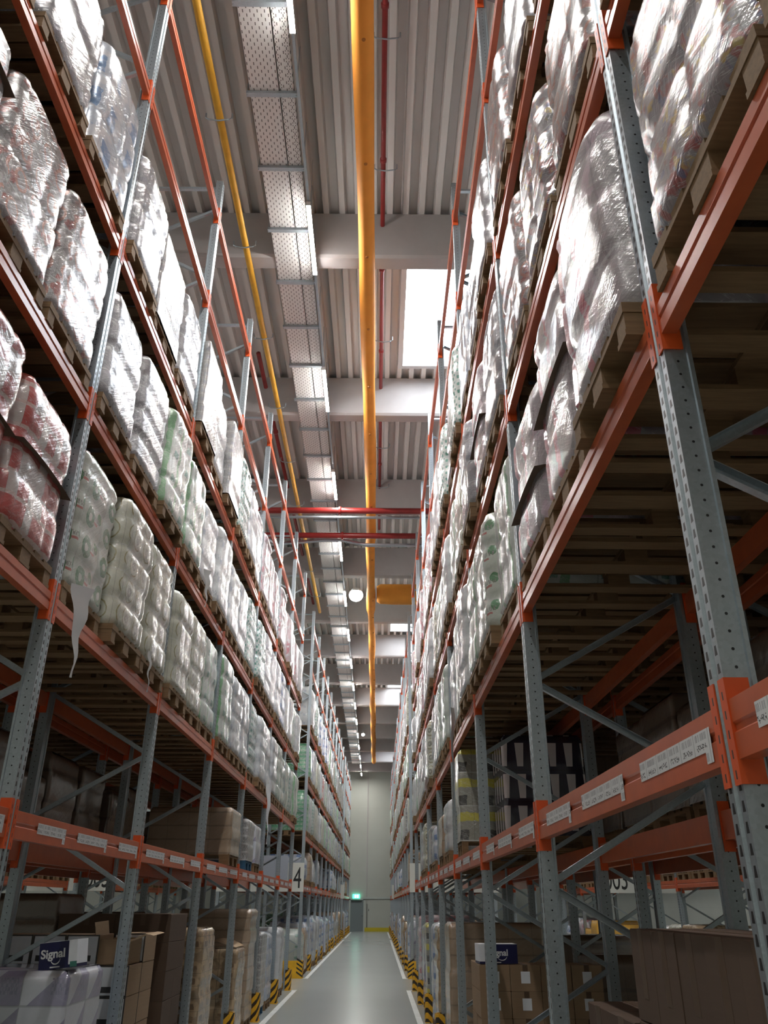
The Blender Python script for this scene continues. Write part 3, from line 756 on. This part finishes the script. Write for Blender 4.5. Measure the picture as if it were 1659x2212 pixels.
sign(ROWS['CL'][0]-2.4, ROWS['CL'][0], 25.135, [(1.20, '005', 'RIGHT')], 'white number board glimpsed through the lower left rack')
sign(ROWS['CR'][0], ROWS['CR'][0]+2.5, 25.135, [(-1.22, '003', 'LEFT')], 'white board numbered 003 seen through the lower right rack')
sign(-2.9, -2.03, 53.835, [], 'small white sign board on the far left rack block'); sign(.84, 1.2, 53.835, [], 'small white sign board on the far right rack block')

# ================================================================== pallets and wrapped loads
def pallet_mesh(mat, sx=1.2, sy=.8):
    m = MB(); ys_ = [(-.4, -.30), (-.0725, .0725), (.30, .40)]
    for (a, b) in ys_: m.box(0, sx, a, b, 0, .022)
    for (a, b) in ys_:
        for (c, d) in ((0, .145), (.5275, .6725), (1.055, 1.2)): m.box(c+.004, d-.004, a+.003, b-.003, .022, .10)
    for (c, d) in ((0, .145), (.5275, .6725), (1.055, 1.2)): m.box(c, d, -.4, .4, .10, .122)
    for (a, b) in ((-.4, -.255), (-.205, -.105), (-.0725, .0725), (.105, .205), (.255, .4)): m.box(0, sx, a, b, .122, .144)
    return m.mesh('pallet', mat)
PAL = {'w': pallet_mesh(MT['wood']), 'b': pallet_mesh(MT['bluewood'])}
CELL = {'silver': (.27, .24), 'silver_red': (.4, .22), 'silver_blue': (.4, .36), 'multi': (.32, .2), 'red': (.23, .30), 'green_ring': (.40, .23), 'cream': (.27, .23),
        'white_green': (.4, .27), 'teal': (.27, .2), 'white': (.3, .25), 'label': (.22, .24), 'pink': (.6, .3), 'pinkpk': (.16, .17), 'blue': (.25, .28), 'greenpk': (.24, .24),
        'kraft': (.3, .18), 'dark': (.3, .3), 'tray': (.4, .13), 'violet': (.4, .34), 'cups': (.34, .31), 'yellow': (.3, .36), 'yellowbox': (.3, .3)}
STIFF = {'kraft', 'dark', 'tray', 'violet', 'cups', 'yellowbox', 'yellow', 'label'}
def load_mesh(kind, h, seed, hi=True, W=.83, D=1.23):
    cw, ch = CELL[kind]; st = kind in STIFF
    rc = .035 if st else .13
    step = .035 if hi else .13
    hx, hy = D/2, W/2; ring = []; s = 0.
    def side(x0, y0, x1, y1, nx, ny):
        L = math.hypot(x1-x0, y1-y0); n = max(2, int(L/step))
        return [(x0+(x1-x0)*i/n, y0+(y1-y0)*i/n, nx, ny) for i in range(n)]
    def corner(cx, cy, a0):
        n = 5 if hi else 2
        return [(cx+rc*math.cos(a0+PI/2*i/n), cy+rc*math.sin(a0+PI/2*i/n), math.cos(a0+PI/2*i/n), math.sin(a0+PI/2*i/n)) for i in range(n)]
    ring += side(-hx, hy-rc, -hx, -hy+rc, -1, 0) + corner(-hx+rc, -hy+rc, PI)
    ring += side(-hx+rc, -hy, hx-rc, -hy, 0, -1) + corner(hx-rc, -hy+rc, 3*PI/2)
    ring += side(hx, -hy+rc, hx, hy-rc, 1, 0) + corner(hx-rc, hy-rc, 0)
    ring += side(hx-rc, hy, -hx+rc, hy, 0, 1) + corner(-hx+rc, hy-rc, PI/2)
    n = len(ring); us = [0.]
    for i in range(n): j = (i+1) % n; us.append(us[-1]+math.hypot(ring[j][0]-ring[i][0], ring[j][1]-ring[i][1]))
    nr = max(4, int(h/(.04 if hi else .16))); rows = [.134+(h+.01)*i/nr for i in range(nr+1)]
    sh = .05 if st else .13
    rr = random.Random(seed*77+3); lay = [(rr.uniform(-.012, .012), rr.uniform(-.012, .012)) for _ in range(30)]
    lx, ly = rr.uniform(-.025, .025), rr.uniform(-.02, .02)
    m = MB(); ztop = .144+h
    for z in rows:
        v = z-.144; li = max(0, int(v/ch)); fv = v/ch-li
        for i, (x, y, nx, ny) in enumerate(ring):
            fu = us[i]/cw % 1.
            ins = (.024 if not st else .005)*abs(2*fv-1)**8 + (.014 if not st else .003)*abs(2*fu-1)**8
            nn = noise.noise(Vector((x*2.6+seed*9, y*2.6, z*2.6)))
            n2 = noise.noise(Vector((x*9+seed*5, y*9, z*7)))
            ins += (-.013*nn-.002*n2)*(.35 if st else 1)
            t = (z-(ztop-sh))/sh
            if t > 0: ins += (sh*.85)*(1-math.sqrt(max(0, 1-min(1, t)**2)))
            if v < .05: ins -= .012*(1-v/.05)
            f = v/h; ox, oy = lay[li % 30]
            m.v.append((x-nx*ins+D/2-.01+lx*f+ox*(0 if v < .04 else 1), y-ny*ins+ly*f+oy*(0 if v < .04 else 1), z))
    for r_ in range(nr):
        for i in range(n): j = (i+1) % n; m.f.append((r_*n+i, r_*n+j, (r_+1)*n+j, (r_+1)*n+i))
    m.f.append(tuple(nr*n+i for i in range(n)))
    me = m.mesh('goods', K[kind], True); uvd = []
    for r_ in range(nr):
        z0, z1 = rows[r_]-.144, rows[r_+1]-.144
        for i in range(n): uvd += [us[i], z0, us[i+1], z0, us[i+1], z1, us[i], z1]
    for i in range(n): uvd += [ring[i][0]+.7, ring[i][1]+.5]
    u_ = me.uv_layers.new(name='UVMap'); u_.data.foreach_set('uv', uvd); return me
LM = {}
def get_load(kind, h, seed, hi):
    k = (kind, round(h, 2), seed if hi else 0, hi)
    if k not in LM: LM[k] = load_mesh(kind, h, seed+1, hi)
    return LM[k]
def slip_mesh(seed):
    m = MB(); r = random.Random(seed); n = 12
    for i in range(n+1):
        for j in range(9):
            x = -.035+1.25*i/n; y = -.412+.824*j/8+.010*math.sin(i*1.7+seed)
            z = .012*math.sin(i*1.1+seed)+(-.02*abs((j-4)/4)**2)-(.02 if i == 0 else 0)
            m.v.append((x, y, z))
    for i in range(n):
        for j in range(8): a = i*9+j; m.f.append((a, a+9, a+10, a+1))
    b = len(m.v); top = len(m.v)
    return m.mesh('slip', MT['slip'], True)
SLIP = [slip_mesh(1), slip_mesh(2)]
def tail_mesh(seed, L=.55, wd=.05):
    r = random.Random(seed); m = MB(); n = 14
    for i in range(n+1):
        t = i/n; cx = -.02-.02*t; cy = .02*t*math.sin(t*3+seed*2); wv = wd*1.5*max(.08, (1-t)**1.3)*(1+.08*math.sin(i*1.3+seed))
        for s_ in (-1, 0, 1): m.v.append((cx-.05+s_*wv*.75+.010*abs(s_)*math.sin(i), cy+s_*wv*.8, -t*L))
    for i in range(n):
        for s_ in (0, 1): a = i*3+s_; m.f.append((a, a+3, a+4, a+1))
    return m.mesh('tail', MT['film'], True)

TAB = {('AL', 1): {0: ['red']*3, 1: ['green_ring', 'cream', 'cream'], 2: ['cream', 'cream', 'white_green'], 3: ['white_green', 'white', 'white'], 4: ['teal', 'white', 'white'], 5: ['white', 'white_green', 'white_green'], 6: ['white_green', 'teal', 'white_green']},
       ('AL', 2): {0: ['silver_red', 'silver_red', 'silver_red'], 1: ['silver', 'silver', 'white_green'], 2: ['white_green', 'white', 'white'], 3: ['white', 'white', 'teal'], 4: ['teal', 'white', 'white'], 5: ['white', 'blue', 'white'], 6: ['white', 'white_green', 'white']},
       ('AL', 3): {0: ['silver', 'silver', 'silver_blue'], 1: ['silver', 'label', 'silver'], 2: ['label', 'white', 'label'], 3: ['teal', 'white', 'white'], 4: ['pinkpk']*3, 5: ['pinkpk']*3, 6: ['pinkpk', 'pinkpk', 'white']},
       ('AR', 1): {0: ['multi']*3, 1: ['pink']*3, 2: ['white_green', 'green_ring', 'white_green'], 3: ['white', 'white_green', 'white'], 4: ['white_green', 'white_green', 'white'], 5: ['white', 'cream', 'white'], 6: ['white']*3, 7: ['white', 'white_green', 'white']},
       ('AR', 2): {0: ['silver_red', 'silver', 'silver_red'], 1: ['silver_red', 'multi', 'silver_red'], 2: ['silver', 'pink', 'silver'], 3: ['cream', 'white_green', 'white'], 4: ['white', 'white_green', 'cream'], 5: ['white']*3, 6: ['pinkpk', 'white', 'white'], 7: ['cream', 'white', 'white']},
       ('AR', 3): {0: ['silver']*3, 1: ['silver', 'silver', 'silver_red'], 2: ['silver', 'silver', 'silver_blue'], 3: ['teal', 'silver', 'teal'], 4: ['white', 'white', 'pinkpk'], 5: ['pinkpk']*3, 6: ['pinkpk', 'pinkpk', 'white'], 7: ['pinkpk']*3}}
HMAX = {0: .98, 1: 1.17, 2: 1.17, 3: 1.32}
loads = []
def slot_y(yl, k, j): return yl[k]+.05+.45+.9*j
rl = random.Random(21)
for row in ('AL', 'AR', 'BL', 'BR', 'CL', 'CR'):
    x, rz, nm = ROWS[row]; sx = 1 if rz == 0 else -1
    for bi, (_, yl) in enumerate(BLOCKS):
        for k in range(len(yl)-1):
            if row[1] == 'L' and bi == 0 and k < 1: continue
            kk = k-1 if (row[1] == 'L' and bi == 0) else k
            for li in (-1, 0, 1, 2, 3):
                for j in range(3):
                    q = rl.random(); q2 = rl.random(); hs = rl.random()
                    if row[0] == 'A' and bi == 0:
                        if li < 1: continue
                        kind = TAB[(row, li)][kk][j]
                    elif row[0] == 'A':
                        if li == 0 and q < .72: continue
                        if li == -1 and q < .12: continue
                        pool = ['white', 'white', 'white_green', 'blue', 'white', 'teal', 'cream', 'label'] if row == 'AL' else ['white', 'cream', 'white', 'white_green', 'white', 'label', 'teal']
                        if li <= 0: pool = ['kraft', 'tray', 'blue', 'white', 'blue', 'violet', 'white']
                        kind = pool[int(q2*len(pool))]
                        if bi == 1 and row == 'AL' and li in (1, 2) and k == 0 and j == 0: kind = 'greenpk'
                        if bi == 1 and row == 'AL' and li == -1 and k == 0 and j == 0: kind = 'white_green'
                        if bi == 1 and row == 'AL' and li == 2 and k == 2 and j == 1: kind = 'red'
                    elif row[0] == 'B':
                        if bi == 2: continue
                        if bi == 0 and li == -1: continue
                        if li == 0 and q < .05: continue  # back-row loads added in nearly every slot to block next-aisle light
                        if li == -1 and q < .3: continue
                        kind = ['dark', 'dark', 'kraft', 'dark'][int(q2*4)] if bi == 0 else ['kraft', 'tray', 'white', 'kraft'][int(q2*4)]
                        if bi == 1 and row == 'BL': kind = 'greenpk'
                    else:
                        if not (bi == 0 and k >= 3 or bi == 1 and k < 3) or li > 1: continue
                        if li == -1 and q < .25: continue
                        kind = ['white', 'tray', 'pinkpk', 'white', 'cream', 'blue', 'kraft'][int(q2*7)]
                        if row == 'CR' and bi == 1 and k == 0 and li == -1: kind = 'yellowbox'
                    h = {-1: 1.3, 0: .80, 1: 1.14, 2: 1.12, 3: 1.22}[li]
                    h = h-[0, .06, .02, .12][int(hs*4)]*(1 if li > 0 else 2.2)
                    if row == 'AL' and bi == 0 and li == 3: h = {0: 1.12, 1: 1.08, 2: 1.16}.get(kk, 1.2)-.04*(j == 1)
                    z = LEV[li] if li >= 0 else 0.
                    yc = slot_y(yl, k, j); d = inview(x+sx*.6, yc, z+.7, .7)
                    if d is None: continue
                    s_ = d*{'A': 1., 'B': 2.2, 'C': 1.3}[row[0]]
                    if row[0] == 'B' and li == 1 and bi == 0: s_ = d*.8
                    if row[0] == 'B' and li > 1: s_ *= 4
                    loads.append((s_, row, bi, k, kk, li, j, kind, h, z, yc, d))
loads.sort(key=lambda t: t[0])
LW = {-1: 'on the floor', 0: 'lowest beam', 1: 'second beam', 2: 'third beam', 3: 'fourth beam'}
lo_items = []; cnt = 0
def make_load(kind, h, seed, hi, pal, label, group, slip=None, tail=None):
    e = empty('wrapped_pallet_load', (0, 0, 0)); link('pallet', PAL[pal], e)
    link('wrapped_goods', get_load(kind, h, seed, hi), e)
    if slip is not None:
        o = link('slip_sheet', SLIP[seed % 2], e, (0, 0, slip))
    if tail: link('film_tail', tail_mesh(seed, *tail), e, (-.03, tail_y, .12) if False else (-.035, .32*(1 if seed % 2 else -1), .13))
    tag(e, label, 'wrapped pallet', group); return e
SEQ = {0: 'nearest', 1: 'middle', 2: 'farthest'}
SLIPS = {('AL', 0, 0, 1, 1): .62, ('AL', 0, 0, 1, 2): .66, ('AR', 0, 1, 1, 1): .70, ('AR', 0, 1, 1, 2): .5, ('AR', 0, 2, 2, 1): .6, ('AL', 0, 0, 2, 0): .8}
TAILS = {('AL', 0, 1, 1, 0): (.62, .05), ('AL', 0, 4, 1, 1): (1.0, .04), ('AL', 0, 2, 2, 0): (.45, .03), ('AR', 0, 3, 1, 1): (1.2, .02), ('AR', 0, 5, 1, 0): (.4, .03), ('AL', 0, 1, 1, 1): (.35, .012)}
for (s_, row, bi, k, kk, li, j, kind, h, z, yc, d) in loads:
    x, rz, nm = ROWS[row]; sx = 1 if rz == 0 else -1
    seed = (k*3+j*5+li) % 3; rj = random.Random(hash((k, j, li, bi)) % 9999)
    hi = d < 17
    jx = rj.uniform(-.02, .05); jy = rj.uniform(-.02, .02); jr = math.radians(rj.uniform(-.7, .7))
    loc = (x-sx*(.015+jx), yc+jy, z); ang = rz+jr
    if cnt < 286:
        key = (row, bi, kk, li, j)
        seq = SEQ[j]
        o = make_load(kind, h, seed, hi, 'w',
                      ('%s, %s, %s, %s bay%s, %s' if row[0] == 'B' or row[0] == 'C' else 'wrapped %s, %s, %s, %s bay%s, %s') % (DESC[kind], nm, LW[li], NUM[kk], BLK[bi], seq), 'wrapped loads on the %s' % nm,
                      SLIPS.get(key), TAILS.get(key))
        o.location = loc; o.rotation_euler.z = ang; cnt += 1
    else:
        mx = Matrix.Translation(loc) @ Matrix.Rotation(ang, 4, 'Z')
        lo_items += [(PAL['w'], mx), (get_load(kind, h, 0, False), mx)]
tag(link('wrapped_pallet_load', merge('far_loads', lo_items)), 'all the small wrapped pallets at the far end and deep behind the racks', 'wrapped pallets', kind='stuff')
print('LOADS', len(loads), 'BEAMS', len(beams), 'objects', len(bpy.data.objects))

# ================================================================== goods low on the racks near the camera
def low_load(row, yc, z, kind, h, label, seed=0, pal='w', dx=0., group=None, W=.8, D=1.2, rz=0., slip=None):
    x, r0, nm = ROWS[row]; sx = 1 if r0 == 0 else -1
    e = empty('wrapped_pallet_load', (x+sx*dx, yc, z), r0+math.radians(rz))
    p = link('pallet', PAL[pal], e); p.scale = (D/1.2, W/.8, 1)
    k = (kind, h, seed, W, D)
    if k not in LM: LM[k] = load_mesh(kind, h, seed+1, True, W, D)
    link('wrapped_goods', LM[k], e)
    if slip: link('slip_sheet', SLIP[seed % 2], e, (0, 0, slip))
    tag(e, label, 'wrapped pallet', group or 'wrapped loads on the %s' % nm); return e
A = 'AL'
low_load(A, 6.85, 0, 'violet', 1.23, 'white and violet cartons under film at bottom left, by the first upright', 0, dx=.04)
low_load(A, 11.45, 0, 'tray', 1.39, 'stack of flat brown trays on the left floor, taller, before the fourth upright', 1, W=.78)
low_load(A, 14.25, 0, 'tray', 1.05, 'lower stack of flat brown trays on the left floor with an open top', 2, W=.78)
low_load(A, 15.35, 0, 'kraft', 1.58, 'tall brown carton pallet on the left floor behind the tray stacks', 0)
low_load(A, 17.0, 0, 'label', 1.18, 'printed cartons on blue pallet on the left floor', 1, 'b')
low_load(A, 18.1, 0, 'blue', 1.16, 'white and blue film wrapped pallet on the left floor near the last upright', 2)
low_load(A, 20.3, 0, 'white', 1.2, 'white wrapped pallet on the left floor just before the cross aisle', 0)
low_load(A, 12.7, LEV[0], 'kraft', .62, 'brown cartons under shiny film standing on the lowest left beam', 1, dx=-.02)
low_load(A, 14.35, LEV[0], 'label', .62, 'white printed pallet on the lowest left beam behind the brown one', 0, 'b', W=.7)
low_load(A, 15.3, LEV[0], 'violet', .62, 'violet and white pallet on lowest left beam, last before the gap', 2, W=.7)
A = 'BL'
low_load(A, 9.9, 0, 'dark', 1.75, 'shade-darkened brown carton pile at the back under the lowest left beam', 2)
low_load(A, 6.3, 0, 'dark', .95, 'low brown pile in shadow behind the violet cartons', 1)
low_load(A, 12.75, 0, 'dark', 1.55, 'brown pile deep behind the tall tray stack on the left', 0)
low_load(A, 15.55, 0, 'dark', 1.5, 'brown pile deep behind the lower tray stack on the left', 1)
A = 'AR'
low_load(A, 9.05, LEV[0], 'cups', .98, 'dark violet cartons printed with pale cups on the lowest right beam', 0, dx=.38, W=.8, D=.85)
low_load(A, 9.75, LEV[0], 'yellow', .98, 'narrow stack of yellow and black goods in white film, lowest right beam', 1, W=.5, D=.6)
low_load(A, 11.7, LEV[0], 'white', .66, 'white wrapped pallet on the lowest right beam behind the yellow goods', 1)
low_load(A, 12.7, LEV[0], 'kraft', .55, 'brown wrapped pallet on lowest right beam, third from the yellow goods', 2)
low_load(A, 14.4, LEV[0], 'blue', .55, 'blue and white pallet on the lowest right beam', 0)
low_load(A, 15.3, LEV[0], 'label', .6, 'printed pallet on the lowest right beam next to the blue one', 0)
low_load(A, 17.4, LEV[0], 'cream', .85, 'cream pallet on the lowest right beam', 0)
low_load(A, 18.3, LEV[0], 'white', .8, 'white pallet on the lowest right beam beside the cream one', 2)
low_load(A, 11.95, 0, 'kraft', 1.45, 'brown pile with white film on the right floor behind the third post', 1)
low_load(A, 14.2, 0, 'tray', 1.35, 'flat tray pile on the right floor', 0)
low_load(A, 15.2, 0, 'blue', 1.4, 'blue and white film wrapped pile on the right floor', 1)
low_load(A, 17.2, 0, 'yellow', 1.35, 'yellow and black goods on the right floor', 0, 'w')
low_load(A, 18.1, 0, 'violet', 1.3, 'violet and white pile on the right floor', 1)
low_load(A, 20.1, 0, 'pinkpk', 1.45, 'pinkish wrapped pile on the right floor just before the cross aisle', 0)
A = 'BR'
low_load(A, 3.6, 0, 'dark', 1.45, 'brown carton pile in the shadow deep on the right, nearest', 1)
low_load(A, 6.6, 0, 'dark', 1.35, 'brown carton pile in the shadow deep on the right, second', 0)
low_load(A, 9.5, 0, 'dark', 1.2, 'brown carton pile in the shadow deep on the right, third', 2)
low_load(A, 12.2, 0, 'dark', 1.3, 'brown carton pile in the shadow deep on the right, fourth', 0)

# ---- single cartons
CM = {}
def carton(dx, dy, dz, mk, panel=None):
    """returns an Empty named cardboard_box, origin at the low near corner"""
    key = (dx, dy, dz, mk, panel)
    if key in CM: return copy_tree(CM[key])
    e = empty('cardboard_box', (0, 0, 0)); c = .004; m = MB()
    prof = [(c, 0), (dx-c, 0), (dx, c), (dx, dz-c), (dx-c, dz), (c, dz), (0, dz-c), (0, c)]
    m.prism(prof, 0, dy, 'y')
    link('box_body', m.mesh('carton', MT[mk]), e)
    link('tape_strip', MB().box(dx/2-.025, dx/2+.025, -.001, .0, dz*.6, dz).box(dx/2-.025, dx/2+.025, -.001, dy+.001, dz, dz+.001).mesh('t', MT['tape'] if panel != 'white' else MT['kraftl']), e)
    if panel == 'white':
        link('printed_panel', MB().box(.012, dx-.012, -.002, 0, .012, dz-.012).mesh('p', MT['cartonw']), e)
        link('print_border', MB().box(0, dx, -.0012, 0, 0, .010).box(0, dx, -.0012, 0, dz-.010, dz).box(0, .010, -.0012, 0, 0, dz).box(dx-.010, dx, -.0012, 0, 0, dz).box(dx*.15, dx*.8, -.0026, -.002, .03, .075).mesh('p', MT['dark']), e)
    if panel == 'band':
        link('dark_print_band', MB().box(-.0008, 0, dy*.40, dy*.62, dz*.25, dz).mesh('p', MT['tape']), e)
    if panel == 'sticker':
        link('white_sticker', MB().box(dx*.35, dx*.65, -.002, 0, dz*.3, dz*.75).mesh('p', MT['cartonw']), e)
        link('hand_hole', MB().box(dx-.0005, dx+.001, dy*.4, dy*.6, dz*.6, dz*.72).mesh('p', MT['dark']), e)
    CM[key] = e; return e
LAY = ['bottom', 'second', 'third', 'fourth', 'fifth', 'sixth', 'seventh']
def pile(x0, y0, dims, nx, ny, heights, mk, panel, what, where, left, z0=.144, pal=True, first_x=0):
    """cartons from the aisle side inwards; only the cartons of the near face and the aisle face are built"""
    dx, dy, dz = dims
    if pal:
        xa, xb = (x0, x0-nx*dx) if left else (x0, x0+nx*dx)
        p = link('wooden_pallet', PAL['w'], None, (x0, y0+ny*dy/2, 0), PI if left else 0.)
        tag(p, 'wooden pallet under the %s, %s' % (what+'s', where), 'pallet')
    for i in range(nx):
        for j in range(ny):
            if i > 0 and j > 0: continue
            for k in range(heights[i] if j == 0 else heights[-1]):
                o = carton(dx-.005, dy-.005, dz-.002, mk, panel)
                X = x0-(i+1)*dx if left else x0+i*dx
                o.location = (X+R.uniform(-.002, .002), y0+j*dy+R.uniform(0, .004), z0+k*dz)
                tag(o, '%s, %s, %s layer, %s' % (what, where, LAY[k], ('%s from the aisle' % NUM[i]) if j == 0 else ('farther side' if ny == 2 else '%s behind the front' % NUM[j-1])), 'cardboard box', what+'s, '+where)
pile(-2.13, 7.98, (.29, .42, .235), 4, 2, [5, 6, 6, 6, 6], 'kraft', 'white', 'white fronted carton', 'left floor pile', True)
pile(-2.13, 9.35, (.58, .40, .26), 2, 2, [6, 6, 6], 'kraftd', 'band', 'big dark brown carton', 'left floor', True)
pile(1.0, 9.05, (.30, .40, .226), 4, 2, [5, 5, 5, 5, 5], 'kraft', 'sticker', 'stickered brown carton', 'right floor pile', False)
pile(1.02, 2.32, (.40, .27, .315), 3, 5, [5, 5, 5, 5], 'kraftd', 'band', 'large brown carton', 'near right floor', False)
pile(1.02, 3.75, (.40, .40, .31), 3, 2, [4, 5, 4, 4], 'kraftd', 'band', 'large brown carton', 'right floor behind nearest pile', False)
# open carton with a flap
def open_box(x0, y0, z0, dx, dy, dz, label):
    e = empty('open_cardboard_box', (x0, y0, z0)); tag(e, label, 'cardboard box')
    t = .005; m = MB().box(0, dx, 0, t, 0, dz).box(0, dx, dy-t, dy, 0, dz).box(0, t, 0, dy, 0, dz).box(dx-t, dx, 0, dy, 0, dz).box(0, dx, 0, dy, 0, t)
    link('box_body', m.mesh('b', MT['kraft']), e)
    f = MB(); n = 6
    for i in range(n+1):
        a = i/n; f.v += [(dx+a*.20, 0, dz-.02+.06*math.sin(a*2.2)), (dx+a*.20, dy, dz-.0+.05*math.sin(a*2.2))]
    for i in range(n): f.f.append((2*i, 2*i+2, 2*i+3, 2*i+1))
    link('lid_flap', f.mesh('f', MT['kraftl'], True), e)
    link('lid_flap', MB().bar((0, 0, dz), (-.02, 0, dz+.10), .004, .004).quad((0, 0, dz), (0, dy, dz), (-.03, dy, dz+.14), (-.03, 0, dz+.13)).mesh('f', MT['kraftl']), e)
open_box(-2.46, 7.99, .144+5*.235, .30, .40, .2, 'open carton with raised flaps on top of the white fronted cartons')
f = MB()
for i in range(7):
    a = i/6; f.v += [(-2.15-a*.02, 13.95, 1.205+.001), (-2.15+.02-a*.5, 14.6, 1.21+.10*math.sin(a*2.4))]
for i in range(6): f.f.append((2*i, 2*i+2, 2*i+3, 2*i+1))
tag(link('cardboard_flap', f.mesh('f', MT['kraftl'])), 'loose cardboard flap sticking up from the lower tray stack', 'cardboard')
# toothpaste display boxes with white lettering
def text_mesh(txt, size, mat, ext=.0008):
    c = bpy.data.curves.new('t', 'FONT'); c.body = txt; c.size = size; c.align_x = 'CENTER'; c.extrude = ext; c.offset = .002
    t = bpy.data.objects.new('t', c); col.objects.link(t)
    dg = bpy.context.evaluated_depsgraph_get(); dg.update()
    me = bpy.data.meshes.new_from_object(t.evaluated_get(dg)); bpy.data.objects.remove(t); bpy.data.curves.remove(c)
    me.materials.clear(); me.materials.append(mat); return me
def signal_box(loc, rz, wd, ht, dp, label, tilt=0., fl=1):
    e = empty('display_box', loc, rz); e.rotation_euler.y = tilt; tag(e, label, 'box')
    link('box_body', MB().box(-wd/2, wd/2, 0, dp, 0, ht).mesh('b', MT['navy']), e)
    link('white_panel', MB().box(*((wd*.28, wd/2+.0015) if fl > 0 else (-wd/2-.0015, -wd*.36)), -.0015, dp*.98, ht*.12, ht*1.0).mesh('p', MT['cartonw']), e)
    if fl > 0: link('green_corner', MB().box(wd*.33, wd*.5+.002, -.003, -.0015, ht*.02, ht*.22).mesh('p', MT['greenprint']), e)
    link('white_edge', MB().box(-wd/2, wd/2, -.0012, dp, ht, ht+.003).mesh('p', MT['cartonw']), e)
    o = link('lettering', text_mesh('Signal', ht*.46, MT['letters']), e, (-wd*.13 if fl > 0 else wd*.02, -.002, ht*.42)); o.rotation_euler = (PI/2, 0, 0)
    arc = [(wd*(-.06 if fl > 0 else .09)+wd*.13*math.cos(a), -.0025, ht*.42+ht*.24*math.sin(a)) for a in [PI*1.12+PI*.82*i/12 for i in range(13)]]
    link('smile_mark', MB().tube(arc, [.001+.0035*math.sin(PI*i/12) for i in range(13)], 6).mesh('s', MT['letters']), e)
    link('small_print', MB().box(-wd*.2, wd*.06, -.0015, 0, ht*.05, ht*.10).mesh('s', MT['letters']), e)
signal_box((-2.25, 6.52, 1.385), math.radians(-3), .27, .17, .2, 'navy box with white Signal lettering on the white violet load, left', math.radians(-6))
signal_box((1.20, 9.1, .144+5*.226+.004), math.radians(4), .38, .17, .25, 'navy box with white Signal lettering on the stickered cartons, right', fl=-1)
tag(link('film_wrapped_pack', load_mesh('blue', .10, 4, True, .3, .3), None, (-2.44, 7.75-.0, .144+5*.235-.134)), 'small film wrapped pack', 'pack') if False else None
